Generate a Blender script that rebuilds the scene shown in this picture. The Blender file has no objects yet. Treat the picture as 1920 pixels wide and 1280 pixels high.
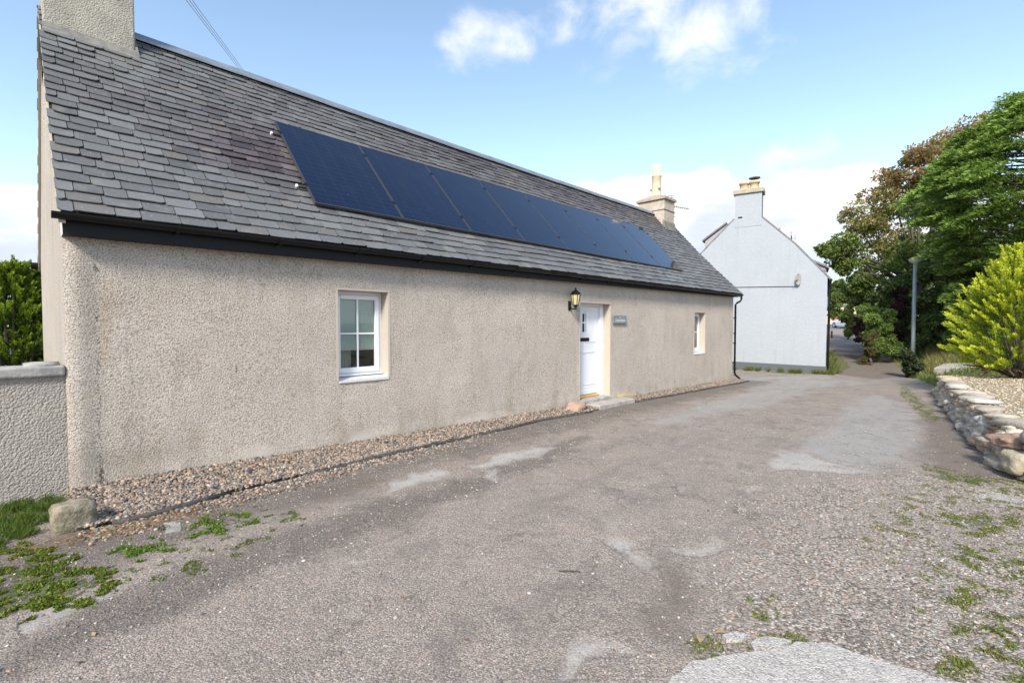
import bpy, math, random
import numpy as np
from mathutils import Vector, Matrix, noise
R_ = math.radians
random.seed(7); rng = np.random.default_rng(7)
S = bpy.context.scene
COL = S.collection

# ------------------------------------------------------------------ camera
F_PX = 905.12; YAW = R_(44.248); PIT = R_(-1.8535)
CAM = np.array([-0.3288, -6.4053, 1.6851])
FW = np.array([math.cos(YAW)*math.cos(PIT), math.sin(YAW)*math.cos(PIT), math.sin(PIT)])
RT = np.array([math.sin(YAW), -math.cos(YAW), 0.0]); UP = np.cross(RT, FW)
cd = bpy.data.cameras.new('camera'); cam = bpy.data.objects.new('camera', cd); COL.objects.link(cam)
cd.sensor_width = 36; cd.lens = F_PX/1920*36; cd.clip_start = .05; cd.clip_end = 3000
cam.matrix_world = Matrix(((RT[0], UP[0], -FW[0], CAM[0]), (RT[1], UP[1], -FW[1], CAM[1]), (RT[2], UP[2], -FW[2], CAM[2]), (0, 0, 0, 1)))
S.camera = cam
S.cycles.max_bounces = 6; S.cycles.diffuse_bounces = 3; S.cycles.glossy_bounces = 3; S.cycles.transparent_max_bounces = 6
# ------------------------------------------------------------------ light
SUN_EL = R_(39); SUN_AZ = R_(206)      # direction TO the sun, azimuth measured from +x towards +y
SKY_STRENGTH = .13
S.view_settings.view_transform = 'Standard'; S.view_settings.look = 'None'
S.view_settings.gamma = 1; S.view_settings.exposure = 1.2
sd = bpy.data.lights.new('sun', 'SUN'); sd.energy = 2.5; sd.angle = R_(12); sd.color = (1, .93, .82)
sun = bpy.data.objects.new('sun', sd); COL.objects.link(sun)
tosun = Vector((math.cos(SUN_AZ)*math.cos(SUN_EL), math.sin(SUN_AZ)*math.cos(SUN_EL), math.sin(SUN_EL)))
sun.rotation_euler = tosun.to_track_quat('Z', 'Y').to_euler()

def ray(u, v):
    return FW + RT*(u-960)/F_PX - UP*(v-640)/F_PX
def at_t(u, v, t): return CAM + ray(u, v)*t
def on_y(u, v, y=0.):
    r = ray(u, v); return CAM + r*((y-CAM[1])/r[1])
def on_x(u, v, x):
    r = ray(u, v); return CAM + r*((x-CAM[0])/r[0])

# ------------------------------------------------------------------ node helper
class NT:
    def __init__(s, tree): s.t = tree; s.n = tree.nodes; s.l = tree.links
    def new(s, typ, **kw):
        nd = s.n.new(typ)
        for k, v in kw.items(): setattr(nd, k, v)
        return nd
    def put(s, sock, v):
        if v is None: return
        if isinstance(v, bpy.types.NodeSocket): s.l.new(v, sock)
        else:
            if sock.type == 'RGBA' and len(v) == 3: v = (*v, 1)
            sock.default_value = v
    def math(s, op, a, b=None, c=None, clamp=False):
        nd = s.new('ShaderNodeMath', operation=op, use_clamp=clamp)
        s.put(nd.inputs[0], a); s.put(nd.inputs[1], b); s.put(nd.inputs[2], c); return nd.outputs[0]
    def vmath(s, op, a, b=None, out=0):
        nd = s.new('ShaderNodeVectorMath', operation=op); s.put(nd.inputs[0], a); s.put(nd.inputs[1], b); return nd.outputs[out]
    def mix(s, f, a, b, blend='MIX'):
        nd = s.new('ShaderNodeMix', data_type='RGBA', blend_type=blend)
        s.put(nd.inputs[0], f); s.put(nd.inputs[6], a); s.put(nd.inputs[7], b); return nd.outputs[2]
    def noise(s, vec, scale, detail=4, rough=.55, dist=0, out=0):
        nd = s.new('ShaderNodeTexNoise'); s.put(nd.inputs['Vector'], vec)
        nd.inputs['Scale'].default_value = scale; nd.inputs['Detail'].default_value = detail
        nd.inputs['Roughness'].default_value = rough; nd.inputs['Distortion'].default_value = dist; return nd.outputs[out]
    def voro(s, vec, scale, feature='F1', out='Distance', rnd=1):
        nd = s.new('ShaderNodeTexVoronoi', feature=feature); s.put(nd.inputs['Vector'], vec)
        nd.inputs['Scale'].default_value = scale; nd.inputs['Randomness'].default_value = rnd; return nd.outputs[out]
    def step(s, v, lo, hi):       # smoothstep
        nd = s.new('ShaderNodeMapRange', interpolation_type='SMOOTHSTEP')
        s.put(nd.inputs[0], v); s.put(nd.inputs[1], lo); s.put(nd.inputs[2], hi); nd.inputs[3].default_value = 0; nd.inputs[4].default_value = 1
        return nd.outputs[0]
    def attr(s, name, out='Fac'): return s.new('ShaderNodeAttribute', attribute_name=name).outputs[out]
    def pos(s): return s.new('ShaderNodeNewGeometry').outputs['Position']
    def obj(s): return s.new('ShaderNodeTexCoord').outputs['Object']
    def bump(s, h, strength=.5, dist=.01, normal=None):
        nd = s.new('ShaderNodeBump'); nd.inputs['Strength'].default_value = strength; nd.inputs['Distance'].default_value = dist
        s.put(nd.inputs['Height'], h); s.put(nd.inputs['Normal'], normal); return nd.outputs[0]
    def sep(s, v):
        nd = s.new('ShaderNodeSeparateXYZ'); s.put(nd.inputs[0], v); return nd.outputs

def mat(name, color=(.5, .5, .5), rough=.7, metal=0, fn=None, spec=.5, **kw):
    m = bpy.data.materials.new(name); m.use_nodes = True
    n = NT(m.node_tree); b = n.n['Principled BSDF']
    b.inputs['Roughness'].default_value = rough; b.inputs['Metallic'].default_value = metal
    b.inputs['Specular IOR Level'].default_value = spec
    n.put(b.inputs['Base Color'], color)
    for k, v in kw.items(): n.put(b.inputs[k.replace('_', ' ')], v)
    if fn: fn(n, b)
    return m
def mottled(c1, c2, scale=8, bscale=60, bstr=.3, bd=.01, rough=.8, name='mottled', spec=.4, metal=0):
    def fn(n, b):
        p = n.obj(); f = n.noise(p, scale, 6, .65)
        n.put(b.inputs['Base Color'], n.mix(n.step(f, .35, .65), c1, c2))
        n.put(b.inputs['Normal'], n.bump(n.noise(p, bscale, 4), bstr, bd))
        n.put(b.inputs['Roughness'], n.math('ADD', n.math('MULTIPLY', f, .2), rough-.1))
    return mat(name, fn=fn, rough=rough, spec=spec, metal=metal)

# ------------------------------------------------------------------ world: sky and clouds
w = bpy.data.worlds.new('World'); S.world = w; w.use_nodes = True
n = NT(w.node_tree); bg = n.n['Background']
sky = n.new('ShaderNodeTexSky', sky_type='NISHITA'); sky.sun_disc = False
sky.sun_elevation = SUN_EL; sky.sun_rotation = math.pi/2 - SUN_AZ
sky.air_density = 1.0; sky.dust_density = .35; sky.ozone_density = 2.0
dirv = n.vmath('NORMALIZE', n.new('ShaderNodeTexCoord').outputs['Generated'])
sx, sy, sz = n.sep(dirv)
cl_big = n.noise(dirv, 3.2, 4, .58); cl_fine = n.noise(dirv, 9, 6, .62)
# cumulus bank low over the horizon: its top edge bulges
puff = n.voro(n.vmath('ADD', dirv, n.vmath('SCALE', n.noise(dirv, 14, 5, .6, out=1), None)), 9, 'SMOOTH_F1')
sc = [x for x in n.n if x.type == 'VECT_MATH' and x.operation == 'SCALE'][0]; sc.inputs[3].default_value = .06
top = n.math('ADD', .297, n.math('MULTIPLY', n.math('SUBTRACT', n.noise(dirv, 5.0, 2, .5), .5), .055))
# a little lower towards +y (left of the picture)
top = n.math('SUBTRACT', top, n.math('MULTIPLY', n.math('MAXIMUM', n.math('SUBTRACT', sy, sx), -.3), .068))
top = n.math('SUBTRACT', top, n.math('MULTIPLY', n.math('MAXIMUM', n.math('SUBTRACT', n.vmath('DOT_PRODUCT', dirv, tuple(float(a) for a in RT), out=1), .36), 0), .30))
edge = n.math('SUBTRACT', top, n.math('MULTIPLY', puff, .075))
edge = n.math('ADD', edge, n.math('MULTIPLY', n.math('SUBTRACT', cl_fine, .5), .05))
bank = n.math('SUBTRACT', 1.0, n.step(n.math('SUBTRACT', sz, edge), -.004, .010))
bank_breaks = n.step(n.math('ADD', n.noise(dirv, 5.5, 5, .6), n.math('MULTIPLY', sz, 1.2)), .46, .62)
bank = n.math('MULTIPLY', bank, n.math('ADD', .8, n.math('MULTIPLY', bank_breaks, .2)))
# wispy high clouds
wis = None
def wisp(u, v, rad, stretch, amt):
    global wis
    d = ray(u, v); d = d/np.linalg.norm(d)
    df = n.vmath('SUBTRACT', dirv, tuple(float(a) for a in d))
    a_ = n.vmath('DOT_PRODUCT', df, tuple(float(a) for a in RT), out=1)
    b_ = n.vmath('DOT_PRODUCT', df, (0, 0, 1), out=1)
    q = n.math('ADD', n.math('POWER', n.math('ABSOLUTE', n.math('DIVIDE', a_, rad*stretch)), 2), n.math('POWER', n.math('ABSOLUTE', n.math('DIVIDE', b_, rad)), 2))
    g = n.math('MULTIPLY', n.math('SUBTRACT', 1.0, n.step(q, 0, 1.0)), amt)
    wis = g if wis is None else n.math('MAXIMUM', wis, g)
wisp(870, 95, .05, 1.6, .8); wisp(1000, 45, .05, 1.8, .8); wisp(1400, 80, .07, 1.5, .6); wisp(1180, 15, .085, 1.7, .95); wisp(1330, 55, .10, 1.5, .72); wisp(930, 75, .065, 1.9, .88); wisp(1050, 30, .05, 2, .75); wisp(1500, 300, .055, 1.6, .6); wisp(1150, 95, .06, 1.4, .6)
wn = n.math('ADD', .5, n.math('MULTIPLY', n.math('SUBTRACT', n.noise(n.vmath('MULTIPLY', dirv, (1, 1, 1.3)), 9, 7, .58, dist=.3), .5), 2.3))
wm = n.math('MULTIPLY', n.step(n.math('ADD', wn, n.math('MULTIPLY', n.math('SUBTRACT', wis, .5), .60)), .30, 1.22), n.math('MULTIPLY', n.step(wis, 0.0, .75), .85))
# scattered clouds overhead and behind the viewer
back = n.math('MULTIPLY', n.step(n.math('SUBTRACT', 0.25, n.vmath('DOT_PRODUCT', dirv, tuple(float(a) for a in FW), out=1)), 0.0, .35), n.step(cl_big, .52, .66))
cm = n.math('MAXIMUM', bank, n.math('MAXIMUM', wm, n.math('MULTIPLY', back, .55)))
shade = n.step(n.math('ADD', n.noise(n.vmath('MULTIPLY', dirv, (1, 1, 2.5)), 4.2, 5, .55), n.math('MULTIPLY', sz, 1.5)), .62, .92)
cloudcol = n.mix(shade, (2.7, 2.95, 3.4), (4.1, 4.1, 4.1))
skyc = n.mix(1.0, sky.outputs[0], (1.22, 1.13, .99), 'MULTIPLY')
n.l.new(n.mix(cm, skyc, cloudcol), bg.inputs[0]); bg.inputs[1].default_value = SKY_STRENGTH

# ------------------------------------------------------------------ ground height
def sst(a, b, x):
    t = np.clip((x-a)/(b-a), 0, 1); return t*t*(3-2*t)
def path_edge(x): return -3.6 + .22*(x-29.3)
def gz(x, y):
    x = np.asarray(x, float); y = np.asarray(y, float)
    z = -.0168*np.clip(x, -40, 25) + .05*np.clip(x-25, 0, 44)
    z = z + .75*sst(.1, 2.4, path_edge(x)-y)*sst(19, 27, x)
    return z
def on_g(u, v):
    r = ray(u, v); t = 1.0; prev = 1.0
    for i in range(4000):
        p = CAM + r*t
        if p[2] < gz(p[0], p[1]): break
        prev = t; t *= 1.01
        if t > 400: break
    a, b = prev, t
    for i in range(20):
        m_ = (a+b)/2; p = CAM + r*m_
        if p[2] < gz(p[0], p[1]): b = m_
        else: a = m_
    return CAM + r*b

# ------------------------------------------------------------------ mesh helpers
def tag(o, label=None, cat=None, group=None, kind=None):
    if label: o['label'] = label
    if cat: o['category'] = cat
    if group: o['group'] = group
    if kind: o['kind'] = kind
    return o
def empty(name, loc, label=None, cat=None, group=None, rz=0):
    o = bpy.data.objects.new(name, None); COL.objects.link(o); o.location = tuple(float(a) for a in loc); o.rotation_euler = (0, 0, rz)
    o.empty_display_size = .1
    return tag(o, label, cat, group)
def link(name, me, m, parent=None):
    o = bpy.data.objects.new(name, me); COL.objects.link(o)
    if m is not None and len(me.materials) == 0: me.materials.append(m)
    if parent is not None:
        o.parent = parent                       # mesh data is given in world space: undo the parents' transforms
        M = Matrix.Identity(4); q = parent; chain = []
        while q is not None: chain.append(q); q = q.parent
        for q in reversed(chain): M = M @ Matrix.LocRotScale(q.location, q.rotation_euler, q.scale) if q.type == 'EMPTY' else M
        me.transform(M.inverted())
    return o
class MB:
    def __init__(s): s.v = []; s.f = []; s.c = []
    def add(s, vs, fs, col=None):
        k = len(s.v); s.v += [tuple(float(a) for a in p) for p in vs]; s.f += [tuple(i+k for i in f) for f in fs]
        s.c += [col or (.5, .5, .5)]*len(fs); return s
    def hexa(s, p, col=None):      # 8 corners: bottom 4 ccw, top 4 ccw
        return s.add(p, [(3, 2, 1, 0), (4, 5, 6, 7), (0, 1, 5, 4), (1, 2, 6, 5), (2, 3, 7, 6), (3, 0, 4, 7)], col)
    def box(s, a, b, col=None):
        x0, y0, z0 = a; x1, y1, z1 = b
        return s.hexa([(x0, y0, z0), (x1, y0, z0), (x1, y1, z0), (x0, y1, z0), (x0, y0, z1), (x1, y0, z1), (x1, y1, z1), (x0, y1, z1)], col)
    def tube(s, pts, rad, seg=10, cap=True, col=None):
        pts = [Vector(tuple(float(a) for a in p)) for p in pts]; n_ = len(pts)
        if not hasattr(rad, '__len__'): rad = [rad]*n_
        ref = Vector((0, 0, 1)); vs = []; fs = []
        for i in range(n_):
            d = (pts[min(i+1, n_-1)] - pts[max(i-1, 0)]).normalized()
            if abs(d.dot(ref)) > .95: a = d.cross(Vector((1, 0, 0))).normalized()
            else: a = d.cross(ref).normalized()
            b = d.cross(a)
            for k in range(seg):
                t = 2*math.pi*k/seg; vs.append(pts[i] + (a*math.cos(t) + b*math.sin(t))*rad[i])
        for i in range(n_-1):
            for k in range(seg):
                fs.append((i*seg+k, i*seg+(k+1) % seg, (i+1)*seg+(k+1) % seg, (i+1)*seg+k))
        if cap: fs.append(tuple(range(seg-1, -1, -1))); fs.append(tuple((n_-1)*seg+k for k in range(seg)))
        return s.add(vs, fs, col)
    def lathe(s, c, prof, seg=16, col=None):    # prof: (r, z)
        return s.tube([(c[0], c[1], c[2]+z) for r, z in prof], [max(r, .0005) for r, z in prof], seg, True, col)
    def build(s, name, m, parent=None, smooth=False, bevel=0, color=False):
        me = bpy.data.meshes.new(name); me.from_pydata(s.v, [], s.f); me.update()
        if smooth:
            for p in me.polygons: p.use_smooth = True
        if color:
            at = me.attributes.new('tint', 'FLOAT_COLOR', 'FACE')
            at.data.foreach_set('color', np.array([(*c, 1) for c in s.c], 'f').ravel())
        o = link(name, me, m, parent)
        if bevel:
            md = o.modifiers.new('bevel', 'BEVEL'); md.width = bevel; md.segments = 2; md.limit_method = 'ANGLE'
        return o
def np_mesh(name, V, Fq, m, parent=None, tint=None, smooth=False, nv=4):
    """V (n,3), Fq (k,nv) index array; tint (k,3) face colours"""
    me = bpy.data.meshes.new(name); me.vertices.add(len(V)); me.vertices.foreach_set('co', V.astype('f').ravel())
    k = len(Fq); me.loops.add(k*nv); me.loops.foreach_set('vertex_index', Fq.astype('i').ravel())
    me.polygons.add(k); me.polygons.foreach_set('loop_start', np.arange(0, k*nv, nv, dtype='i')); 
    me.update(calc_edges=True); me.validate()
    if smooth: me.polygons.foreach_set('use_smooth', np.ones(len(me.polygons), bool))
    if tint is not None:
        at = me.attributes.new('tint', 'FLOAT_COLOR', 'FACE'); c = np.ones((k, 4), 'f'); c[:, :3] = tint; at.data.foreach_set('color', c.ravel())
    return link(name, me, m, parent)

# ico base for stones
def ico(sub):
    import bmesh
    bm = bmesh.new(); bmesh.ops.create_icosphere(bm, subdivisions=sub, radius=1)
    V = np.array([v.co[:] for v in bm.verts]); Fc = np.array([[v.index for v in f.verts] for f in bm.faces]); bm.free(); return V, Fc
ICO1, ICO1F = ico(1); ICO2, ICO2F = ico(2); ICO3, ICO3F = ico(3)
def rand_rot(k):
    q = rng.normal(size=(k, 4)); q /= np.linalg.norm(q, axis=1)[:, None]; a, b, c, d = q.T
    return np.stack([np.stack([1-2*(c*c+d*d), 2*(b*c-a*d), 2*(b*d+a*c)], -1), np.stack([2*(b*c+a*d), 1-2*(b*b+d*d), 2*(c*d-a*b)], -1), np.stack([2*(b*d-a*c), 2*(c*d+a*b), 1-2*(b*b+c*c)], -1)], 1)
def pebbles(name, P, size, pal, m, flat=.6, label=None, parent=None, kind='stuff'):
    k = len(P); base = ICO1[None]*(1+rng.normal(0, .16, (k, len(ICO1), 1)))
    base = base*np.stack([np.ones(k), rng.uniform(.6, 1, k), rng.uniform(.45, .8, k)], -1)[:, None, :]
    Rm = rand_rot(k); V = np.einsum('kij,knj->kni', Rm, base); V[:, :, 2] *= flat
    V = V*size[:, None, None] + P[:, None, :]
    Fq = (ICO1F[None] + (np.arange(k)*len(ICO1))[:, None, None]).reshape(-1, 3)
    pal = np.array(pal); c = pal[rng.integers(0, len(pal), k)]*rng.uniform(.55, 1.2, (k, 1))
    o = np_mesh(name, V.reshape(-1, 3), Fq, m, parent, np.repeat(c, len(ICO1F), 0), nv=3)
    tag(o, label, None, None, kind); return o
def rock_geo(c, size, rz=0, seed=0, box=.6, rough=.12, sub=2, tilt=0):
    V, Fc = (ICO2, ICO2F) if sub == 2 else (ICO3, ICO3F)
    p = 2+box*6
    nrm = (np.abs(V)**p).sum(1)**(1/p); W = V/nrm[:, None]
    out = np.zeros_like(W)
    for i, q in enumerate(W):
        f = 1 + rough*noise.noise(Vector(q)*1.6+Vector((seed*3.7, seed*1.3, 0))) * 1.6 + rough*.5*noise.noise(Vector(q)*4+Vector((0, seed*2.1, seed)))
        out[i] = q*f
    out = out*np.array(size)/2
    ct, st_ = math.cos(tilt), math.sin(tilt); out = out @ np.array([[ct, 0, -st_], [0, 1, 0], [st_, 0, ct]])
    cr, sr = math.cos(rz), math.sin(rz); out = out @ np.array([[cr, sr, 0], [-sr, cr, 0], [0, 0, 1]])
    return out + np.array(c), Fc
def rock_obj(name, c, size, m, parent=None, tint=(.4, .38, .35), smooth=True, **kw):
    V, Fc = rock_geo(c, size, **kw)
    return np_mesh(name, V, Fc, m, parent, np.tile(tint, (len(Fc), 1)), smooth, nv=3)
def join_geo(lst):
    Vs = []; Fs = []; Ts = []; k = 0
    for V, Fc, t in lst:
        Vs.append(V); Fs.append(Fc+k); Ts.append(np.tile(t, (len(Fc), 1))); k += len(V)
    return np.concatenate(Vs), np.concatenate(Fs), np.concatenate(Ts)

# ------------------------------------------------------------------ masks drawn as outlines on a surface
def poly_sd(P, poly):
    """signed distance (negative inside) of points P (n,2) to polygon"""
    poly = np.asarray(poly, float); d = np.full(len(P), 1e9); ins = np.zeros(len(P), bool)
    for i in range(len(poly)):
        a = poly[i]; b = poly[(i+1) % len(poly)]; ab = b-a; L2 = (ab**2).sum()+1e-12
        t = np.clip(((P-a) @ ab)/L2, 0, 1); d = np.minimum(d, np.linalg.norm(P-(a+t[:, None]*ab), axis=1))
        c = ((a[1] > P[:, 1]) != (b[1] > P[:, 1])) & (P[:, 0] < (b[0]-a[0])*(P[:, 1]-a[1])/(b[1]-a[1]+1e-12)+a[0]); ins ^= c
    return np.where(ins, -d, d)
def line_d(P, pts):
    pts = np.asarray(pts, float); d = np.full(len(P), 1e9)
    for i in range(len(pts)-1):
        a = pts[i]; ab = pts[i+1]-a; t = np.clip(((P-a) @ ab)/((ab**2).sum()+1e-12), 0, 1)
        d = np.minimum(d, np.linalg.norm(P-(a+t[:, None]*ab), axis=1))
    return d
def soft(sd, w_): return np.clip(.5 - sd/(2*w_), 0, 1)
def warp2(P, a=.16):
    P = np.asarray(P, float); return P + np.array([(noise.noise(Vector((x*1.7, y*1.7, 5)))*a + noise.noise(Vector((x*5, y*5, 5)))*a*.5, noise.noise(Vector((x*1.7, y*1.7, 35)))*a + noise.noise(Vector((x*5, y*5, 35)))*a*.5) for x, y in P])
def gpoly(pts): return [tuple(on_g(u, v)[:2]) for u, v in pts]

# ================================================================== GROUND
def spacing(lo, hi, segs):
    out = [lo]
    x = lo
    while x < hi:
        st = None
        for a, b, s0 in segs:
            if a-1e-9 <= x < b-1e-9: st = s0; en = b
        x = min(x+st, en); out.append(x)
    return np.array(out)
gxs = spacing(-1500, 1500, [(-1500, -30, 120), (-30, -3, 1.5), (-3, -1.2, .06), (-1.2, 6, .03), (6, 12, .05), (12, 20, .1), (20, 34, .25), (34, 80, 1.0), (80, 1500, 120)])
gys = spacing(-1500, 1500, [(-1500, -40, 120), (-40, -12, 1.5), (-12, -7.5, .15), (-7.5, -3.4, .045), (-3.4, .3, .03), (.3, 12, .6), (12, 60, 3), (60, 1500, 120)])
GX, GY = np.meshgrid(gxs, gys); P2 = np.stack([GX.ravel(), GY.ravel()], -1)
near = (P2[:, 0] > -4) & (P2[:, 0] < 40) & (P2[:, 1] > -13) & (P2[:, 1] < 6); PN = P2[near]; PNw = warp2(PN)
def mask(fn, warp=True):
    out = np.zeros(len(P2)); out[near] = fn(PNw if warp else PN); return out
pale = [  # outlines in the photograph, laid on the ground
 [(1060, 1240), (1078, 1200), (1115, 1181), (1165, 1190), (1195, 1222), (1165, 1222), (1120, 1213), (1098, 1240), (1088, 1262), (1064, 1262)],
 [(1268, 1030), (1330, 1008), (1352, 1022), (1325, 1040), (1290, 1050)],
 [(1140, 1012), (1180, 1003), (1208, 1022), (1220, 1055), (1190, 1078), (1168, 1050)],
 [(722, 918), (760, 892), (835, 876), (858, 884), (800, 906), (742, 926)],
 [(868, 874), (940, 850), (1010, 838), (1060, 838), (1000, 860), (900, 880)],
 [(905, 884), (930, 876), (943, 888), (935, 900), (912, 901)],
 [(1435, 888), (1462, 846), (1500, 850), (1565, 866), (1645, 888), (1560, 884), (1490, 880)],
 [(1395, 916), (1432, 911), (1438, 922), (1402, 926)],
 [(1815, 915), (1925, 926), (1925, 950), (1850, 945)],
 [(40, 1165), (150, 1130), (240, 1120), (140, 1160), (60, 1200)]]
grey = [
 [(1442, 862), (1500, 822), (1560, 800), (1578, 762), (1640, 735), (1715, 765), (1742, 830), (1712, 860), (1645, 886), (1560, 866), (1500, 850)],
 [(1205, 792), (1285, 765), (1380, 738), (1500, 722), (1530, 735), (1440, 760), (1330, 780), (1245, 802)],
 [(1380, 705), (1550, 705), (1640, 720), (1500, 728), (1400, 735)]]
brown = [
 [(1215, 1050), (1300, 1060), (1330, 1150), (1250, 1220), (1180, 1180), (1200, 1110)],
 [(1730, 770), (1790, 790), (1870, 880), (1900, 900), (1800, 890), (1720, 875)],
 [(1560, 640), (1610, 640), (1720, 700), (1640, 712), (1560, 700)],  # path below the trees: their shade painted into the ground colour
 [(60, 985), (160, 990), (260, 1010), (220, 1040), (110, 1030), (40, 1010)],
 [(560, 930), (680, 890), (720, 905), (610, 950)]]
moss = [
 [(0, 1010), (90, 1030), (200, 1090), (175, 1130), (80, 1150), (0, 1160)],
 [(0, 935), (90, 925), (110, 960), (60, 1000), (0, 1020)],
 [(365, 985), (420, 965), (480, 975), (440, 1000), (390, 1005)],
 [(225, 1030), (300, 1015), (330, 1030), (260, 1050)],
 [(1770, 960), (1860, 965), (1905, 990), (1830, 1000), (1780, 985)],
 [(1800, 1030), (1915, 1045), (1915, 1075), (1830, 1060)],
 [(1800, 1110), (1850, 1105), (1870, 1180), (1815, 1190)],
 [(1290, 1235), (1340, 1215), (1410, 1210), (1400, 1235), (1310, 1245)],
 [(1420, 1180), (1500, 1195), (1520, 1210), (1440, 1205)],
 [(1720, 1250), (1920, 1262), (1920, 1290), (1760, 1290)],
 [(1680, 930), (1925, 900), (1925, 1285), (1790, 1285), (1770, 1100), (1640, 1000)],
 [(230, 1010), (520, 950), (560, 970), (400, 1060), (240, 1110)],
 [(1730, 870), (1800, 885), (1880, 900), (1910, 905), (1860, 915), (1750, 895)],
 [(1690, 720), (1740, 760), (1770, 790), (1740, 790), (1690, 740)],
 [(1420, 1135), (1450, 1130), (1455, 1150), (1425, 1155)], [(1850, 1240), (1900, 1190), (1920, 1250)],
 [(1555, 640), (1600, 690), (1570, 700), (1480, 702), (1400, 696), (1552, 692)]]
edging_px = [(215, 985), (290, 968), (430, 925), (570, 893), (700, 860), (860, 825), (1000, 790), (1110, 771)]
m_pale = mask(lambda P: np.max([soft(poly_sd(P, gpoly(q)), .10) for q in pale], 0))
m_grey = mask(lambda P: np.max([soft(poly_sd(P, gpoly(q)), .22) for q in grey], 0))
m_brown = mask(lambda P: np.max([soft(poly_sd(P, gpoly(q)), .28) for q in brown], 0))
m_moss = mask(lambda P: np.max([soft(poly_sd(P, gpoly(q)), .16)*(.5 if i in (10, 11) else .85) for i, q in enumerate(moss)], 0))
coarse = gpoly([(1300, 1290), (1330, 1120), (1390, 960), (1450, 900), (1700, 880), (1880, 900), (1990, 930), (2400, 1400), (1900, 1400), (1400, 1400)])
grit = gpoly([(-20, 1240), (150, 1150), (420, 1030), (640, 960), (860, 895), (1100, 815), (1110, 835), (860, 935), (640, 1030), (420, 1115), (200, 1205), (-20, 1290)])
m_grit = mask(lambda P: soft(poly_sd(P, grit), .16))
m_coarse = mask(lambda P: soft(poly_sd(P, coarse), .45))
EDGE = [(.2, -1.16), (.491, -1.171), (1.145, -.99), (1.924, -.897), (2.882, -.752), (4.384, -.668), (6.4, -.50), (8.14, -.50), (10.37, -.45), (14, -.47), (17.8, -.50)]
m_dirt = mask(lambda P: np.clip(1-(line_d(P, [(-.4, -1.7), (1.0, -1.35), (1.9, -1.2), (3, -1.05), (4.4, -.95), (6.4, -.75), (8.1, -.75), (12, -.65), (18, -.7)])-.10)/.8, 0, 1)); m_dirt = np.maximum(m_dirt, m_grit*.8)
cracks = [[(1255, 990), (1310, 995), (1345, 1005)], [(870, 830), (1000, 880), (1110, 905), (1160, 915)], [(1390, 788), (1460, 800), (1500, 812)], [(850, 1010), (940, 1040), (1010, 1060)],
          [(1540, 830), (1590, 815), (1620, 800), (1650, 798)], [(1140, 870), (1250, 850), (1310, 815)], [(1380, 725), (1480, 720), (1540, 728)]]
m_crack = mask(lambda P: np.max([np.clip(1-line_d(P, gpoly(q))/.05, 0, 1) for q in cracks], 0))
m_path = np.clip(sst(20, 25, P2[:, 0])*soft(np.abs(P2[:, 1]-(path_edge(P2[:, 0])+1.25))-1.15, .35), 0, 1)
m_bank = np.clip(sst(.05, .8, path_edge(P2[:, 0])-P2[:, 1])*sst(21, 25, P2[:, 0]) + sst(.2, .8, P2[:, 1]-path_edge(P2[:, 0])-2.6)*sst(25, 26, P2[:, 0])
                 + (P2[:, 1] > .25)*(P2[:, 0] < 18.2) + sst(18.2, 19.2, P2[:, 0])*sst(2.6, 3.2, P2[:, 1])*(P2[:, 0] < 24) + (P2[:, 0] < -3.2), 0, 1)
m_road = sst(58, 60, P2[:, 0])*(1-sst(78, 80, P2[:, 0]))

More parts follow.
